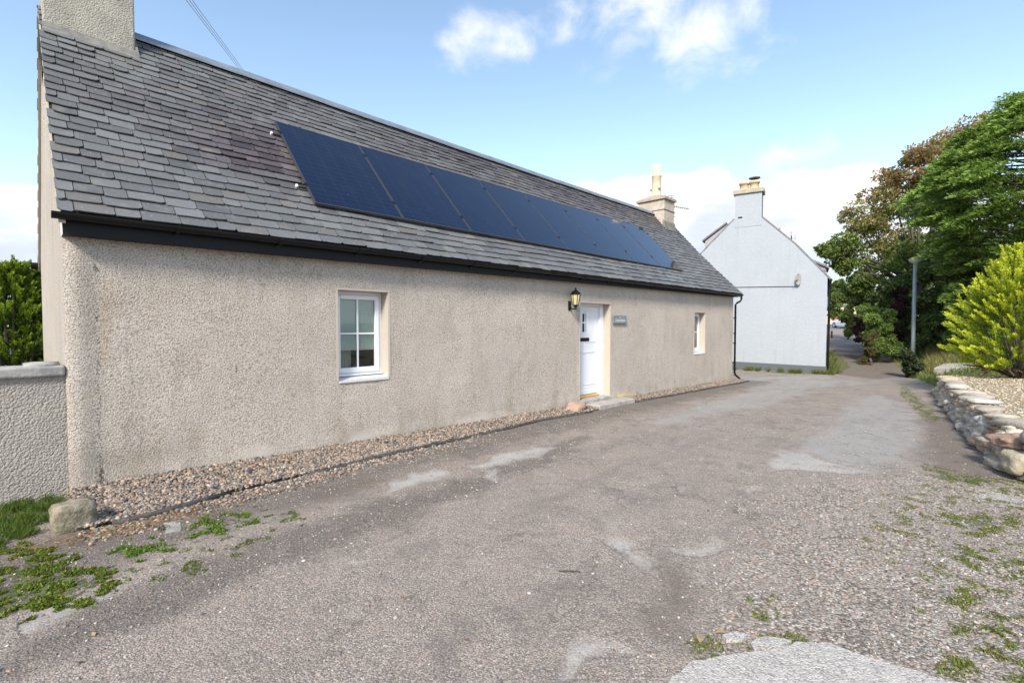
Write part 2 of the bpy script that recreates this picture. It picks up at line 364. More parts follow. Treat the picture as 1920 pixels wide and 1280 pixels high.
def ground_mat(n, b):
    p = n.pos()
    A = {k: n.attr(k) for k in ('pale', 'grey', 'brown', 'moss', 'coarse', 'dirt', 'crack', 'bank', 'road')}
    big = n.noise(p, .9, 6, .6); mid = n.noise(p, 4.5, 6, .65); fine = n.noise(p, 28, 5, .7)
    warp = n.vmath('ADD', p, n.vmath('SCALE', n.noise(p, 40, 3, out=1), None))
    [x for x in n.n if x.type == 'VECT_MATH' and x.operation == 'SCALE'][0].inputs[3].default_value = .012
    vc = n.voro(warp, 100, out='Color'); vd = n.voro(warp, 100)
    vr = n.sep(vc)
    def edged(a, lo=.32, hi=.62, amt=.7):
        return n.step(n.math('ADD', a, n.math('MULTIPLY', n.math('SUBTRACT', n.math('ADD', n.math('MULTIPLY', mid, .6), n.math('MULTIPLY', fine, .4)), .5), amt)), lo, hi)
    # granite chips in worn tarmac
    chip = n.mix(vr[0], (.17, .14, .115), (.47, .395, .33))
    chip = n.mix(n.step(vr[1], .84, .92), chip, (.50, .36, .28)); chip = n.mix(n.step(vr[2], .93, .96), chip, (.60, .55, .49)); chip = n.mix(n.step(vr[2], .18, .10), chip, (.07, .065, .062))
    chip = n.mix(n.step(vd, .4, .8), chip, (.10, .086, .078))
    base = n.mix(n.step(big, .3, .7), n.mix(.4, chip, (.315, .262, .222)), n.mix(.3, chip, (.425, .357, .305)))
    base = n.mix(n.math('MULTIPLY', n.step(n.noise(p, 1.9, 7, .72), .50, .70), .5), base, (.135, .118, .107))
    # loose stones on the right
    v2 = n.voro(warp, 52, out='Color'); v2s = n.sep(v2); v2d = n.voro(warp, 52)
    st = n.mix(v2s[0], (.20, .17, .14), (.50, .44, .375)); st = n.mix(n.step(v2s[1], .8, .86), st, (.50, .35, .27)); st = n.mix(n.step(v2s[2], .86, .9), st, (.62, .58, .52))
    st = n.mix(n.step(v2d, .42, .8), st, (.12, .10, .08))
    base = n.mix(n.math('MULTIPLY', edged(A['coarse'], .3, .9, 1.5), n.math('ADD', .5, n.math('MULTIPLY', n.step(mid, .4, .6), .45))), base, st)
    cgrey = n.mix(mid, (.29, .28, .262), (.40, .385, .36)); cgrey = n.mix(n.math('MULTIPLY', n.step(fine, .5, .7), .4), cgrey, (.15, .145, .14))
    base = n.mix(n.math('MULTIPLY', edged(A['grey'], .3, 1.1, 2.2), .6), base, cgrey)
    d_ = n.mix(fine, (.045, .038, .033), (.155, .135, .12)); d_ = n.mix(.5, d_, n.mix(.35, chip, (.05, .045, .04)))
    base = n.mix(n.math('MULTIPLY', edged(A['dirt'], .15, .85, 1.5), .78), base, d_)
    br = n.mix(fine, (.07, .052, .04), (.20, .165, .135)); base = n.mix(n.math('MULTIPLY', edged(A['brown'], .3, .9, 1.3), .66), base, br)
    pl_ = n.mix(fine, (.34, .33, .31), (.52, .50, .465)); base = n.mix(n.math('MULTIPLY', edged(A['pale'], .4, 1.1, 2.3), .62), base, pl_)
    base = n.mix(n.math('MULTIPLY', n.step(n.math('ADD', A['crack'], n.math('MULTIPLY', n.math('SUBTRACT', n.noise(p, 16, 5, .75), .5), 3.2)), .8, 1.3), .7), base, (.06, .052, .047))
    cv = n.voro(n.vmath('ADD', p, n.vmath('MULTIPLY', n.noise(p, 2.5, 6, .7, out=1), (.9, .9, 0))), 1.1, 'DISTANCE_TO_EDGE')
    ck = n.math('MULTIPLY', n.math('SUBTRACT', 1.0, n.step(cv, .003, .022)), n.step(n.noise(p, 1.4, 3), .46, .58)); base = n.mix(n.math('MULTIPLY', ck, .5), base, (.06, .05, .045))
    # moss in the low spots
    mo = n.mix(n.noise(p, 60, 3), (.035, .055, .012), (.15, .21, .035)); mo = n.mix(n.step(n.noise(p, 9, 3), .5, .65), mo, (.17, .15, .04))
    mmask = n.math('MULTIPLY', n.step(n.math('ADD', A['moss'], n.math('MULTIPLY', n.math('SUBTRACT', n.noise(p, 11, 6, .72), .5), 1.7)), .62, .85), n.step(A['moss'], .02, .3))
    base = n.mix(n.math('MULTIPLY', mmask, .9), base, mo)
    soil = n.mix(fine, (.045, .055, .02), (.11, .13, .045)); soil = n.mix(n.step(mid, .5, .66), soil, (.16, .125, .07))
    base = n.mix(edged(A['bank'], .4, .6, .5), base, soil)
    tr_ = n.noise(n.vmath('MULTIPLY', p, (.35, 1.6, 1)), 1.6, 6, .6); base = n.mix(n.math('MULTIPLY', n.step(tr_, .5, .68), .30), base, (.15, .13, .115))
    base = n.mix(n.math('MULTIPLY', n.step(n.noise(p, 3.3, 7, .75), .56, .70), .38), base, (.47, .42, .37))
    base = n.mix(A['road'], base, (.17, .17, .18))
    n.put(b.inputs['Base Color'], base)
    h = n.math('ADD', n.math('MULTIPLY', n.math('SUBTRACT', 1.0, vd), .35), n.math('MULTIPLY', fine, .5))
    h = n.math('ADD', h, n.math('MULTIPLY', n.math('MULTIPLY', n.math('SUBTRACT', 1.0, v2d), A['coarse']), .8))
    h = n.math('ADD', h, n.math('MULTIPLY', mmask, 1.2)); h = n.math('ADD', h, n.math('MULTIPLY', mid, 1.2))
    flat = n.math('SUBTRACT', 1.0, n.math('MULTIPLY', edged(A['pale'], .38, .58, .75), .5))
    n.put(b.inputs['Normal'], n.bump(n.math('MULTIPLY', h, flat), 1.0, .014))
    n.put(b.inputs['Roughness'], n.math('SUBTRACT', .92, n.math('MULTIPLY', A['grey'], .2)))
M_ground = mat('driveway_ground', rough=.9, fn=ground_mat, spec=.35)
Zg = gz(P2[:, 0], P2[:, 1])
und = np.zeros(len(P2))
und[near] = np.array([noise.noise(Vector((a*.55, b*.55, 3)))*.018 + noise.noise(Vector((a*2.2, b*2.2, 9)))*.006 for a, b in PN])
nx, ny = len(gxs), len(gys)
I = np.arange(nx*ny).reshape(ny, nx); Fg = np.stack([I[:-1, :-1], I[:-1, 1:], I[1:, 1:], I[1:, :-1]], -1).reshape(-1, 4)
ground = np_mesh('ground', np.stack([P2[:, 0], P2[:, 1], Zg+und], -1), Fg, M_ground, smooth=True)
tag(ground, 'worn pinkish grey tarmac lane with pale patches, grit and moss beside the cottage', kind='structure')
for k, arr in dict(pale=m_pale, grey=m_grey, brown=m_brown, moss=m_moss, coarse=m_coarse, dirt=m_dirt, crack=m_crack, bank=m_bank, road=m_road).items():
    at = ground.data.attributes.new(k, 'FLOAT', 'POINT'); at.data.foreach_set('value', arr.astype('f'))
def gzu(x, y): return float(gz(x, y)) + noise.noise(Vector((x*.55, y*.55, 3)))*.018 + noise.noise(Vector((x*2.2, y*2.2, 9)))*.006

# ================================================================== COTTAGE
L = 17.6; W = 5.6; EY = -.20; RY = 2.74
def eave_z(x): return 2.755 + .06*x/L
def ridge_z(x): return 5.96 - .035*math.sin(math.pi*min(max(x/L, 0), 1))
def roof_pt(x, s, back=False, h=0.):
    """s 0..1 from eave to ridge; h = offset along the normal; slope sags a little"""
    y = EY + (RY-EY)*s; z = eave_z(x) + (ridge_z(x)-eave_z(x))*s
    z -= .10*math.sin(math.pi*s) + .012*math.sin(x*1.3+1)*math.sin(math.pi*s)
    y -= h*.735; z += h*.678
    if back: y = 2*RY - y
    return (x, y, z)
cottage = empty('cottage', (0, 0, 0), 'long low roughcast cottage with a slate roof and white door facing the lane', 'cottage')

def wallmat(n, b):
    p = n.pos()
    dk, ru, mo, lo = n.attr('dark'), n.attr('rust'), n.attr('mortar'), n.attr('low')
    v = n.voro(n.vmath('ADD', p, n.vmath('SCALE', n.noise(p, 30, 2, out=1), None)), 70)
    [x for x in n.n if x.type == 'VECT_MATH' and x.operation == 'SCALE'][0].inputs[3].default_value = .02
    vc = n.sep(n.voro(p, 55, out='Color'))
    big = n.noise(p, .7, 5, .6); mid = n.noise(n.vmath('MULTIPLY', p, (1, 1, .45)), 3.0, 6, .65); fine = n.noise(p, 58, 4, .75)
    base = n.mix(n.step(big, .3, .7), (.565, .50, .44), (.635, .565, .50))
    base = n.mix(n.math('MULTIPLY', n.step(mid, .46, .72), .42), base, (.40, .325, .24))
    base = n.mix(n.math('MULTIPLY', n.step(n.noise(n.vmath('MULTIPLY', p, (1.6, 1, .22)), 2.2, 6, .7), .54, .70), .35), base, (.34, .30, .25))
    base = n.mix(n.math('MULTIPLY', n.step(n.noise(p, 1.9, 6, .7), .58, .72), .35), base, (.72, .64, .55))
    base = n.mix(n.math('MULTIPLY', n.step(n.noise(p, 19, 3, .6), .70, .76), .7), base, (.10, .085, .07))
    base = n.mix(n.math('MULTIPLY', vc[0], .22), base, (.66, .58, .50))
    pits = n.step(n.math('ADD', fine, n.math('MULTIPLY', v, .25)), .58, .74)
    base = n.mix(n.math('MULTIPLY', pits, n.math('SUBTRACT', .62, n.math('MULTIPLY', mo, .55))), base, (.17, .14, .11))
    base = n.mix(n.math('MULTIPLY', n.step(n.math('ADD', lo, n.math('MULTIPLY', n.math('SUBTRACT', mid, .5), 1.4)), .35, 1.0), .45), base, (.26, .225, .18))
    base = n.mix(n.math('MULTIPLY', n.step(n.math('ADD', mo, n.math('MULTIPLY', n.math('SUBTRACT', mid, .5), .7)), .45, .6), .75), base, (.44, .40, .36))
    base = n.mix(n.math('MULTIPLY', n.step(n.math('ADD', ru, n.math('MULTIPLY', n.math('SUBTRACT', fine, .5), .9)), .4, 1.0), .5), base, (.40, .27, .14))
    base = n.mix(n.math('MULTIPLY', n.step(n.math('ADD', dk, n.math('MULTIPLY', n.math('SUBTRACT', fine, .5), 1.6)), .55, .9), .85), base, (.05, .045, .035))
    n.put(b.inputs['Base Color'], base)
    h = n.math('ADD', n.math('MULTIPLY', fine, 1.0), n.math('MULTIPLY', v, -.5)); h = n.math('MULTIPLY', h, n.math('SUBTRACT', 1.0, n.math('MULTIPLY', mo, .75)))
    n.put(b.inputs['Normal'], n.bump(h, .9, .018))
M_wall = mat('roughcast', rough=.95, fn=wallmat, spec=.2)
def reveal_fn(n, b):
    p = n.pos(); f = n.noise(p, 7, 5, .6); n.put(b.inputs['Base Color'], n.mix(f, (.44, .385, .32), (.52, .46, .385))); n.put(b.inputs['Normal'], n.bump(n.noise(p, 50, 4), .25, .006))
M_reveal = mat('smooth_render', rough=.85, fn=reveal_fn)
win1 = (2.79, 3.575, .92, 2.185); door = (8.415, 9.625, -.02, 2.20); win2 = (14.36, 15.17, .822, 2.10)
OPEN = [win1, door, win2]
def grid_lines(a, b, st, must):
    v = list(np.arange(a, b, st)) + [b]
    for m_ in must:
        v = [q for q in v if abs(q-m_) > st*.45 or q in (a, b)] + [m_]
    return np.array(sorted(set(v)))
wx = grid_lines(0, L, .06, [o[0] for o in OPEN]+[o[1] for o in OPEN]); wz = grid_lines(-.45, 2.86, .05, [o[2] for o in OPEN]+[o[3] for o in OPEN])
WX, WZ = np.meshgrid(wx, wz)
def at_open(x, z, e=.05):
    for o in OPEN:
        if o[0]-e <= x <= o[1]+e and o[2]-e <= z <= o[3]+e: return True
    return False
WY = np.zeros_like(WX)
for i in range(WX.shape[0]):
    for j in range(WX.shape[1]):
        x, z = WX[i, j], WZ[i, j]
        if at_open(x, z): continue
        g = -.0168*x
        y = noise.noise(Vector((x*.8, z*.9, 0)))*.018 + noise.noise(Vector((x*4, z*4, 5)))*.006
        fl = .10+.08*noise.noise(Vector((x*1.1, 7, 0)))      # irregular thickened foot
        y -= .055*float(sst(fl+.16, fl-.06, z-g))*(.6+.5*noise.noise(Vector((x*2.3, z*3, 2))))
        if x < .30: y -= .03*float(sst(.28, .10, x)) if x > .02 else .02
        WY[i, j] = y
for j in range(WX.shape[1]):
    if WX[0, j] < .05: WY[:, j] += (.05-WX[0, j])*.6
Iw = np.arange(WX.size).reshape(WX.shape); q = np.stack([Iw[:-1, :-1], Iw[:-1, 1:], Iw[1:, 1:], Iw[1:, :-1]], -1)
cxm = (WX[:-1, :-1]+WX[1:, 1:])/2; czm = (WZ[:-1, :-1]+WZ[1:, 1:])/2; keep = np.ones(cxm.shape, bool)
for o in OPEN: keep &= ~((cxm > o[0]) & (cxm < o[1]) & (czm > o[2]) & (czm < o[3]))
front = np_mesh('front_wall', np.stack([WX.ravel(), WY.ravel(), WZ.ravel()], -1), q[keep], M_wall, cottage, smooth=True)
PW = np.stack([WX.ravel(), WZ.ravel()], -1)
def wpoly(pts): return [(on_y(u, v)[0], on_y(u, v)[2]) for u, v in pts]
dark = np.zeros(len(PW))
for pts, w_, a_ in [([(182, 498), (184, 516)], .018, 1.4), ([(199, 503), (201, 516)], .018, 1.4), ([(182, 560), (186, 640), (184, 705), (188, 760), (186, 830), (190, 905)], .055, .68), ([(188, 880), (190, 910)], .05, .9), ([(186, 740), (188, 800)], .04, .7),
                    ([(443, 685), (443, 700)], .012, .9), ([(470, 862), (505, 868)], .05, .9), ([(560, 520), (600, 540)], .2, .2), ([(125, 935), (215, 915)], .05, .4), ([(795, 632), (820, 628)], .02, .5)]:
    dark = np.maximum(dark, a_*np.clip(1-line_d(PW, wpoly(pts))/(w_*1.8), 0, 1)**.7)
rust = np.zeros(len(PW))
for pts, w_, a_ in [([(200, 530), (202, 580), (200, 680)], .10, .8), ([(205, 600), (235, 760)], .16, .45), ([(1075, 600), (1080, 740)], .10, .8), ([(1280, 640), (1290, 690)], .25, .5), ([(330, 560), (330, 640)], .2, .3), ([(130, 470), (240, 480), (400, 500)], .12, .5)]:
    rust = np.maximum(rust, a_*np.clip(1-line_d(PW, wpoly(pts))/(w_*1.6), 0, 1))
PWw = PW + np.array([(noise.noise(Vector((x*4, z*4, 1)))*.12, noise.noise(Vector((x*4, z*4, 11)))*.10) for x, z in PW]); mort = np.zeros(len(PW))
for q_ in [[(455, 850), (520, 840), (525, 870), (460, 880)], [(650, 812), (705, 806), (700, 826), (655, 832)], [(750, 808), (778, 804), (776, 816), (752, 818)], [(860, 785), (960, 775), (950, 795), (870, 803)],
           [(290, 890), (420, 865), (430, 880), (300, 905)],]:
    mort = np.maximum(mort, soft(poly_sd(PWw, wpoly(q_)), .07))
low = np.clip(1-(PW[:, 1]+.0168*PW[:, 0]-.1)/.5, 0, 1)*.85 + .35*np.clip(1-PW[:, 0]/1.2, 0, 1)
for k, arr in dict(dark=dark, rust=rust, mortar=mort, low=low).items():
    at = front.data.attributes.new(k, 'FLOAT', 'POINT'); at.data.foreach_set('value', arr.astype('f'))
# gables and rear wall
for gx, name in ((0, 'gable_wall'), (L, 'gable_wall')):
    mb = MB(); t_ = .35 if gx == 0 else -.35
    e = -.0 if gx == 0 else 0
    prof = [(0.02, -.5), (W, -.5)] + [(p_[1], p_[2]-.045) for p_ in (roof_pt(gx, s_, True) for s_ in np.linspace(.06, 1, 9))] + [(p_[1], p_[2]-.045) for p_ in (roof_pt(gx, s_) for s_ in np.linspace(.93, .075, 8))]
    k = len(prof)
    vs = [(gx, y, z) for y, z in prof] + [(gx+t_, y, z) for y, z in prof]
    fs = [tuple(range(k)) if gx else tuple(range(k-1, -1, -1)), tuple(range(2*k-1, k-1, -1)) if gx else tuple(range(k, 2*k))] + [(i, (i+1) % k, (i+1) % k+k, i+k) for i in range(k)]
    mb.add(vs, fs); mb.build(name, M_wall, cottage)
MB().box((.36, W-.3, -.5), (L-.36, W-.003, 2.85)).build('rear_wall', M_wall, cottage)
# ground floor inside (dark room seen through the glass)
M_dark = mat('dark_interior', (.03, .03, .03), .9)
MB().box((.4, 1.6, -.3), (L-.4, 1.65, 2.8)).build('inner_wall', mat('inner_plaster', (.25, .24, .22), .9), cottage)

# reveals
def reveals(o, depth, name='reveal', sill=True):
    x0, x1, z0, z1 = o; e = .0; mb = MB(); t_ = .06
    mb.box((x0-t_, .004, z0-.0), (x0, depth, z1+t_)); mb.box((x1, .004, z0), (x1+t_, depth, z1+t_)); mb.box((x0, .004, z1), (x1, depth, z1+t_))
    # thin rendered margin standing a touch proud of the harling
    mb.box((x0-.028, -.006, z0-.01), (x0-.001, .003, z1+.028)); mb.box((x1+.001, -.006, z0-.01), (x1+.035, .003, z1+.028)); mb.box((x0-.001, -.0065, z1+.001), (x1+.001, .003, z1+.028))
    return mb
M_upvc = mat('white_upvc', (.80, .81, .84), .35, spec=.5)
M_glass = bpy.data.materials.new('window_glass'); M_glass.use_nodes = True
n = NT(M_glass.node_tree); n.n.remove(n.n['Principled BSDF'])
tr = n.new('ShaderNodeBsdfTransparent'); tr.inputs[0].default_value = (.86, .9, .88, 1); gl = n.new('ShaderNodeBsdfGlossy'); gl.inputs['Roughness'].default_value = .02
fr = n.new('ShaderNodeFresnel'); fr.inputs[0].default_value = 1.6; mx = n.new('ShaderNodeMixShader')
n.put(mx.inputs[0], n.math('MULTIPLY', fr.outputs[0], .8, clamp=True)); n.l.new(tr.outputs[0], mx.inputs[1]); n.l.new(gl.outputs[0], mx.inputs[2]); n.l.new(mx.outputs[0], n.n['Material Output'].inputs[0])
M_black = mat('black_plastic', (.006, .006, .007), .4, spec=.3)
M_blind = mat('blind_fabric', (.80, .84, .80), .8); M_seal = mat('rubber_seal', (.03, .03, .03), .6)
def window(o, depth, bars_v, bars_h, label=None):
    x0, x1, z0, z1 = o
    reveals(o, depth+.02).build('reveal', M_reveal, cottage)
    y = depth; fw = .055; sw = .06
    fr = MB()
    fr.box((x0, y, z0+.03), (x0+fw, y+.07, z1)); fr.box((x1-fw, y, z0+.03), (x1, y+.07, z1)); fr.box((x0+fw, y, z1-fw), (x1-fw, y+.07, z1)); fr.box((x0+fw, y, z0+.03), (x1-fw, y+.07, z0+.03+fw))
    win = fr.build('window', M_upvc, cottage, bevel=.006)
    a0, a1, b0, b1 = x0+fw, x1-fw, z0+.03+fw, z1-fw
    sa = MB()
    sa.box((a0, y-.022, b0), (a0+sw, y+.04, b1)); sa.box((a1-sw, y-.022, b0), (a1, y+.04, b1)); sa.box((a0+sw, y-.022, b1-sw), (a1-sw, y+.04, b1)); sa.box((a0+sw, y-.022, b0), (a1-sw, y+.04, b0+sw*1.2))
    sa.build('sash', M_upvc, win, bevel=.006)
    g0, g1, h0, h1 = a0+sw, a1-sw, b0+sw*1.2, b1-sw
    MB().box((g0-.004, y+.012, h0-.004), (g1+.004, y+.018, h1+.004)).build('pane', M_glass, win)
    gb = MB()
    for k in range(1, bars_v+1):
        xc = g0+(g1-g0)*k/(bars_v+1); gb.box((xc-.013, y+.002, h0), (xc+.013, y+.0115, h1))
    for k in range(1, bars_h+1):
        zc = h0+(h1-h0)*k/(bars_h+1); gb.box((g0, y+.003, zc-.012), (g1, y+.0112, zc+.012))
    gb.build('glazing_bar', M_upvc, win)
    # room behind: blind in the upper part, folded curtain at one side
    bl = MB(); ns = 26
    for k in range(ns):
        zt = h1+.03-(h1-h0)*.78*k/ns; bl.box((g0-.03, y+.040, zt-(h1-h0)*.78/ns*.95), (g1+.03, y+.046, zt))
    bl.build('blind', M_blind, win)
    cu = MB()
    for k in range(9):
        xa = g0+(g1-g0)*(.12+.035*k); cu.box((xa, y+.15+.012*(k % 2), h0-.05), (xa+(g1-g0)*.035, y+.16+.012*(k % 2), h1))
    cu.build('curtain', mat('cream_curtain', (.62, .60, .52), .85), win)
    # sloping sill
    s_ = MB(); s_.hexa([(x0-.001, -.012, z0-.035), (x1+.001, -.012, z0-.035), (x1+.001, y+.02, z0-.035), (x0-.001, y+.02, z0-.035), (x0-.001, -.012, z0-.012), (x1+.001, -.012, z0-.012), (x1+.001, y+.02, z0+.04), (x0-.001, y+.02, z0+.04)])
    s_.build('sill', mat('painted_sill', (.62, .61, .62), .6), win)
    c_ = MB(); c_.box((x0+.01, y-.05, z0+.042), (x1-.01, y-.001, z0+.062)); c_.build('sill_nosing', M_upvc, win, bevel=.004)
window(win1, .19, 1, 1); window(win2, .19, 1, 1)

# ---- door
x0, x1, z0, z1 = door; dp = .19; zd = z0+.10
reveals((x0, x1, z0-.02, z1), dp+.02).build('reveal', M_reveal, cottage)
fr = MB(); fr.box((x0, dp, z0), (x0+.10, dp+.08, z1)); fr.box((x1-.14, dp, z0), (x1, dp+.08, z1)); fr.box((x0+.10, dp, z1-.06), (x1-.14, dp+.08, z1))
fr.box((x1-.165, dp+.03, z0), (x1-.14, dp+.075, z1-.06)); fr.box((x0+.1, dp+.03, z0), (x0+.125, dp+.075, z1-.06))
fr.build('door_frame', M_upvc, cottage, bevel=.005)
a0, a1 = x0+.125, x1-.165
lf = MB(); lf.box((a0+.004, dp+.05, zd), (a1-.004, dp+.095, z1-.064)); yy = dp+.05
mid_ = (a0+a1)/2
def raised(mb, xa, xb, za, zb, y, t_=.010, w_=.022):
    mb.box((xa, y-t_, za), (xa+w_, y-.001, zb)); mb.box((xb-w_, y-t_, za), (xb, y-.001, zb)); mb.box((xa+w_, y-t_, zb-w_), (xb-w_, y-.001, zb)); mb.box((xa+w_, y-t_, za), (xb-w_, y-.001, za+w_))
pw_ = (a1-a0)
raised(lf, a0+.12, mid_-.05, zd+.95, zd+1.98, yy); raised(lf, mid_+.05, a1-.10, zd+1.25, zd+1.98, yy) if False else None
raised(lf, a0+.11, a1-.10, zd+.22, zd+1.0, yy); raised(lf, a0+.11, a1-.10, zd+1.22, zd+1.95, yy); raised(lf, a0+.11, a1-.10, zd+.05, zd+.17, yy, .006)
dleaf = lf.build('door', M_upvc, cottage, bevel=.003)
gx0 = on_y(1092, 600, yy)[0]; gx1 = on_y(1098.5, 600, yy)[0]
zt = on_y(1095, 588, yy)[2]; zb = on_y(1095, 622, yy)[2]
for sgn in (0,):
    for ga, gb_ in ((gx0-.28, gx0-.13), (gx0, gx1)):
        MB().box((ga, yy-.006, zb), (gb_, yy-.002, zt)).build('door_glass', mat('door_glass_dark', (.03, .035, .035), .05, spec=.8), dleaf)
        MB().box((ga-.002, yy-.010, (zb+zt)/2-.014), (gb_+.002, yy-.0065, (zb+zt)/2+.014)).box(((ga+gb_)/2-.008, yy-.0105, zb), ((ga+gb_)/2+.008, yy-.007, zt)).build('glazing_bar', M_upvc, dleaf)
lbx1 = on_y(1104, 636, yy)[0]; lz1 = on_y(1095, 633, yy)[2]; lz0 = on_y(1095, 640, yy)[2]
MB().box((lbx1-.34, yy-.012, lz0), (lbx1, yy-.002, lz1)).box((lbx1-.32, yy-.018, lz0+.012), (lbx1-.02, yy-.0125, lz1-.012)).build('letterbox', M_black, dleaf, bevel=.003)
MB().tube([(a0+.06, yy-.005, zd+1.0), (a0+.06, yy-.05, zd+1.0), (a0+.17, yy-.055, zd+1.0)], .011).box((a0+.035, yy-.008, zd+.88), (a0+.085, yy-.001, zd+1.1)).build('handle', mat('chrome', (.6, .6, .6), .2, 1), dleaf)
MB().hexa([(a0, dp-.01, z0+.035), (a1, dp-.01, z0+.035), (a1, dp+.09, z0+.035), (a0, dp+.09, z0+.035), (a0, dp-.01, z0+.055), (a1, dp-.01, z0+.055), (a1, dp+.048, zd-.008), (a0, dp+.048, zd-.008)]).build('threshold', mat('brass', (.62, .42, .12), .35, .8), cottage)

# ---- step
M_conc = mottled((.30, .27, .245), (.43, .395, .36), 6, 90, .5, .006, .9, 'step_concrete')
MB().box((8.40, -.055, -.35), (9.66, dp+.1, .012)).box((8.55, -.45, -.4), (10.05, -.057, -.062)).build('doorstep', M_conc, cottage, bevel=.02)

# ---- fascia, soffit, gutter
M_fascia = mat('black_fascia', (.007, .007, .008), .5, spec=.25)
def fz(x): return 2.55 + .155*x/L
sg = np.linspace(0.0, 17.68, 40)
mb = MB()
for a, b in zip(sg[:-1], sg[1:]):
    mb.hexa([(a, -.135, fz(a)), (b, -.135, fz(b)), (b, -.11, fz(b)), (a, -.11, fz(a)), (a, -.135, eave_z(a)-.02), (b, -.135, eave_z(b)-.02), (b, -.11, eave_z(b)-.02), (a, -.11, eave_z(a)-.02)])
    mb.hexa([(a, -.1095, fz(a)+.004), (b, -.1095, fz(b)+.004), (b, .05, fz(b)+.004), (a, .05, fz(a)+.004), (a, -.1095, fz(a)+.016), (b, -.1095, fz(b)+.016), (b, .05, fz(b)+.016), (a, .05, fz(a)+.016)])
fascia = mb.build('fascia', M_fascia, cottage)
MB().add([(-.006, -.135, fz(0)), (-.006, 0.02, fz(0)), (-.006, .02, eave_z(0)+.1), (-.006, -.135, eave_z(0)-.02), (-.001, -.135, fz(0)), (-.001, 0.02, fz(0)), (-.001, .02, eave_z(0)+.1), (-.001, -.135, eave_z(0)-.02)], [(3, 2, 1, 0), (4, 5, 6, 7), (0, 1, 5, 4), (1, 2, 6, 5), (2, 3, 7, 6), (3, 0, 4, 7)]).build('box_end', M_upvc, fascia)
gr = .062; gy = -.205
def gutz(x): return eave_z(x) - .012
mb = MB(); prof = []
for k in range(11):
    a = math.pi + math.pi*k/10; prof.append((gr*math.cos(a), gr*math.sin(a)))
for k in range(10, -1, -1):
    a = math.pi + math.pi*k/10; prof.append(((gr-.005)*math.cos(a), (gr-.005)*math.sin(a)))
gs = np.linspace(-.08, 17.86, 46); vs = []; fs = []; K = len(prof)
for x in gs:
    for dy, dz in prof: vs.append((x, gy+dy, gutz(x)+dz))
for i in range(len(gs)-1):
    for k in range(K): fs.append((i*K+k, i*K+(k+1) % K, (i+1)*K+(k+1) % K, (i+1)*K+k))
mb.add(vs, fs)
for x in (gs[0], gs[-1]):     # end stops
    mb.add([(x, gy+dy, gutz(x)+dz) for dy, dz in prof[:11]], [tuple(range(11))])
gut = mb.build('gutter', M_black, cottage)
for x in np.arange(.9, 17.6, 1.05):
    mb = MB(); pts = [(x, gy+(gr+.006)*math.cos(math.pi+math.pi*k/10), gutz(x)+(gr+.006)*math.sin(math.pi+math.pi*k/10)) for k in range(11)]
    pts2 = [(x, gy+(gr+.012)*math.cos(math.pi+math.pi*k/10), gutz(x)+(gr+.012)*math.sin(math.pi+math.pi*k/10)) for k in range(11)]
    vs = [(p[0]-.02, p[1], p[2]) for p in pts2]+[(p[0]+.02, p[1], p[2]) for p in pts2]; fs = [(k, k+1, k+12, k+11) for k in range(10)]
    mb.add(vs, fs); mb.box((x-.02, -.150, gutz(x)-.10), (x+.02, -.136, gutz(x)-.01)); mb.build('gutter_bracket', M_black, gut)
# downpipe at the far corner
dpx = 17.69; dpy = -.045; gb_ = gzu(17.7, -.1)
pts = [(17.80, gy, gutz(17.8)-.05), (17.80, gy, gutz(17.8)-.19), (17.79, gy+.02, gutz(17.8)-.23), (dpx+.02, dpy-.03, gutz(17.8)-.31), (dpx, dpy, gutz(17.8)-.36), (dpx, dpy, gb_+.30), (dpx+.02, dpy-.02, gb_+.22), (dpx+.16, dpy-.13, gb_+.07)]
mb = MB().tube(pts, .034, 12); dpip = mb.build('downpipe', M_black, cottage, smooth=True)
for z in (.35, 1.05, 1.40, 1.95):
    MB().box((dpx-.06, dpy-.012, z), (dpx+.045, dpy+.05, z+.035)).tube([(dpx, dpy, z-.006), (dpx, dpy, z+.04)], .041, 12).build('pipe_clip', M_black, dpip)

# ---- roof
def slatefn(n, b):
    c = n.attr('tint', 'Color'); p = n.obj(); f = n.noise(p, 26, 6, .7); l_ = n.noise(p, 3.5, 5, .6)
    c = n.mix(n.math('MULTIPLY', n.step(f, .45, .8), .35), c, n.mix(.5, c, (.02, .02, .022)))
    c = n.mix(n.math('MULTIPLY', n.step(l_, .55, .70), .35), c, (.26, .245, .21))
    c = n.mix(n.math('MULTIPLY', n.step(n.noise(p, 38, 4), .63, .70), .45), c, (.42, .41, .36))
    n.put(b.inputs['Base Color'], c); n.put(b.inputs['Normal'], n.bump(n.noise(n.vmath('MULTIPLY', p, (1, 1, 1)), 22, 6, .6), .5, .006))
    n.put(b.inputs['Roughness'], n.math('ADD', .38, n.math('MULTIPLY', f, .3)))
M_slate = mat('slate', rough=.5, fn=slatefn, spec=.5)
M_deck = mat('roof_felt', (.02, .02, .02), .95)
XR0, XR1 = -.035, 17.93
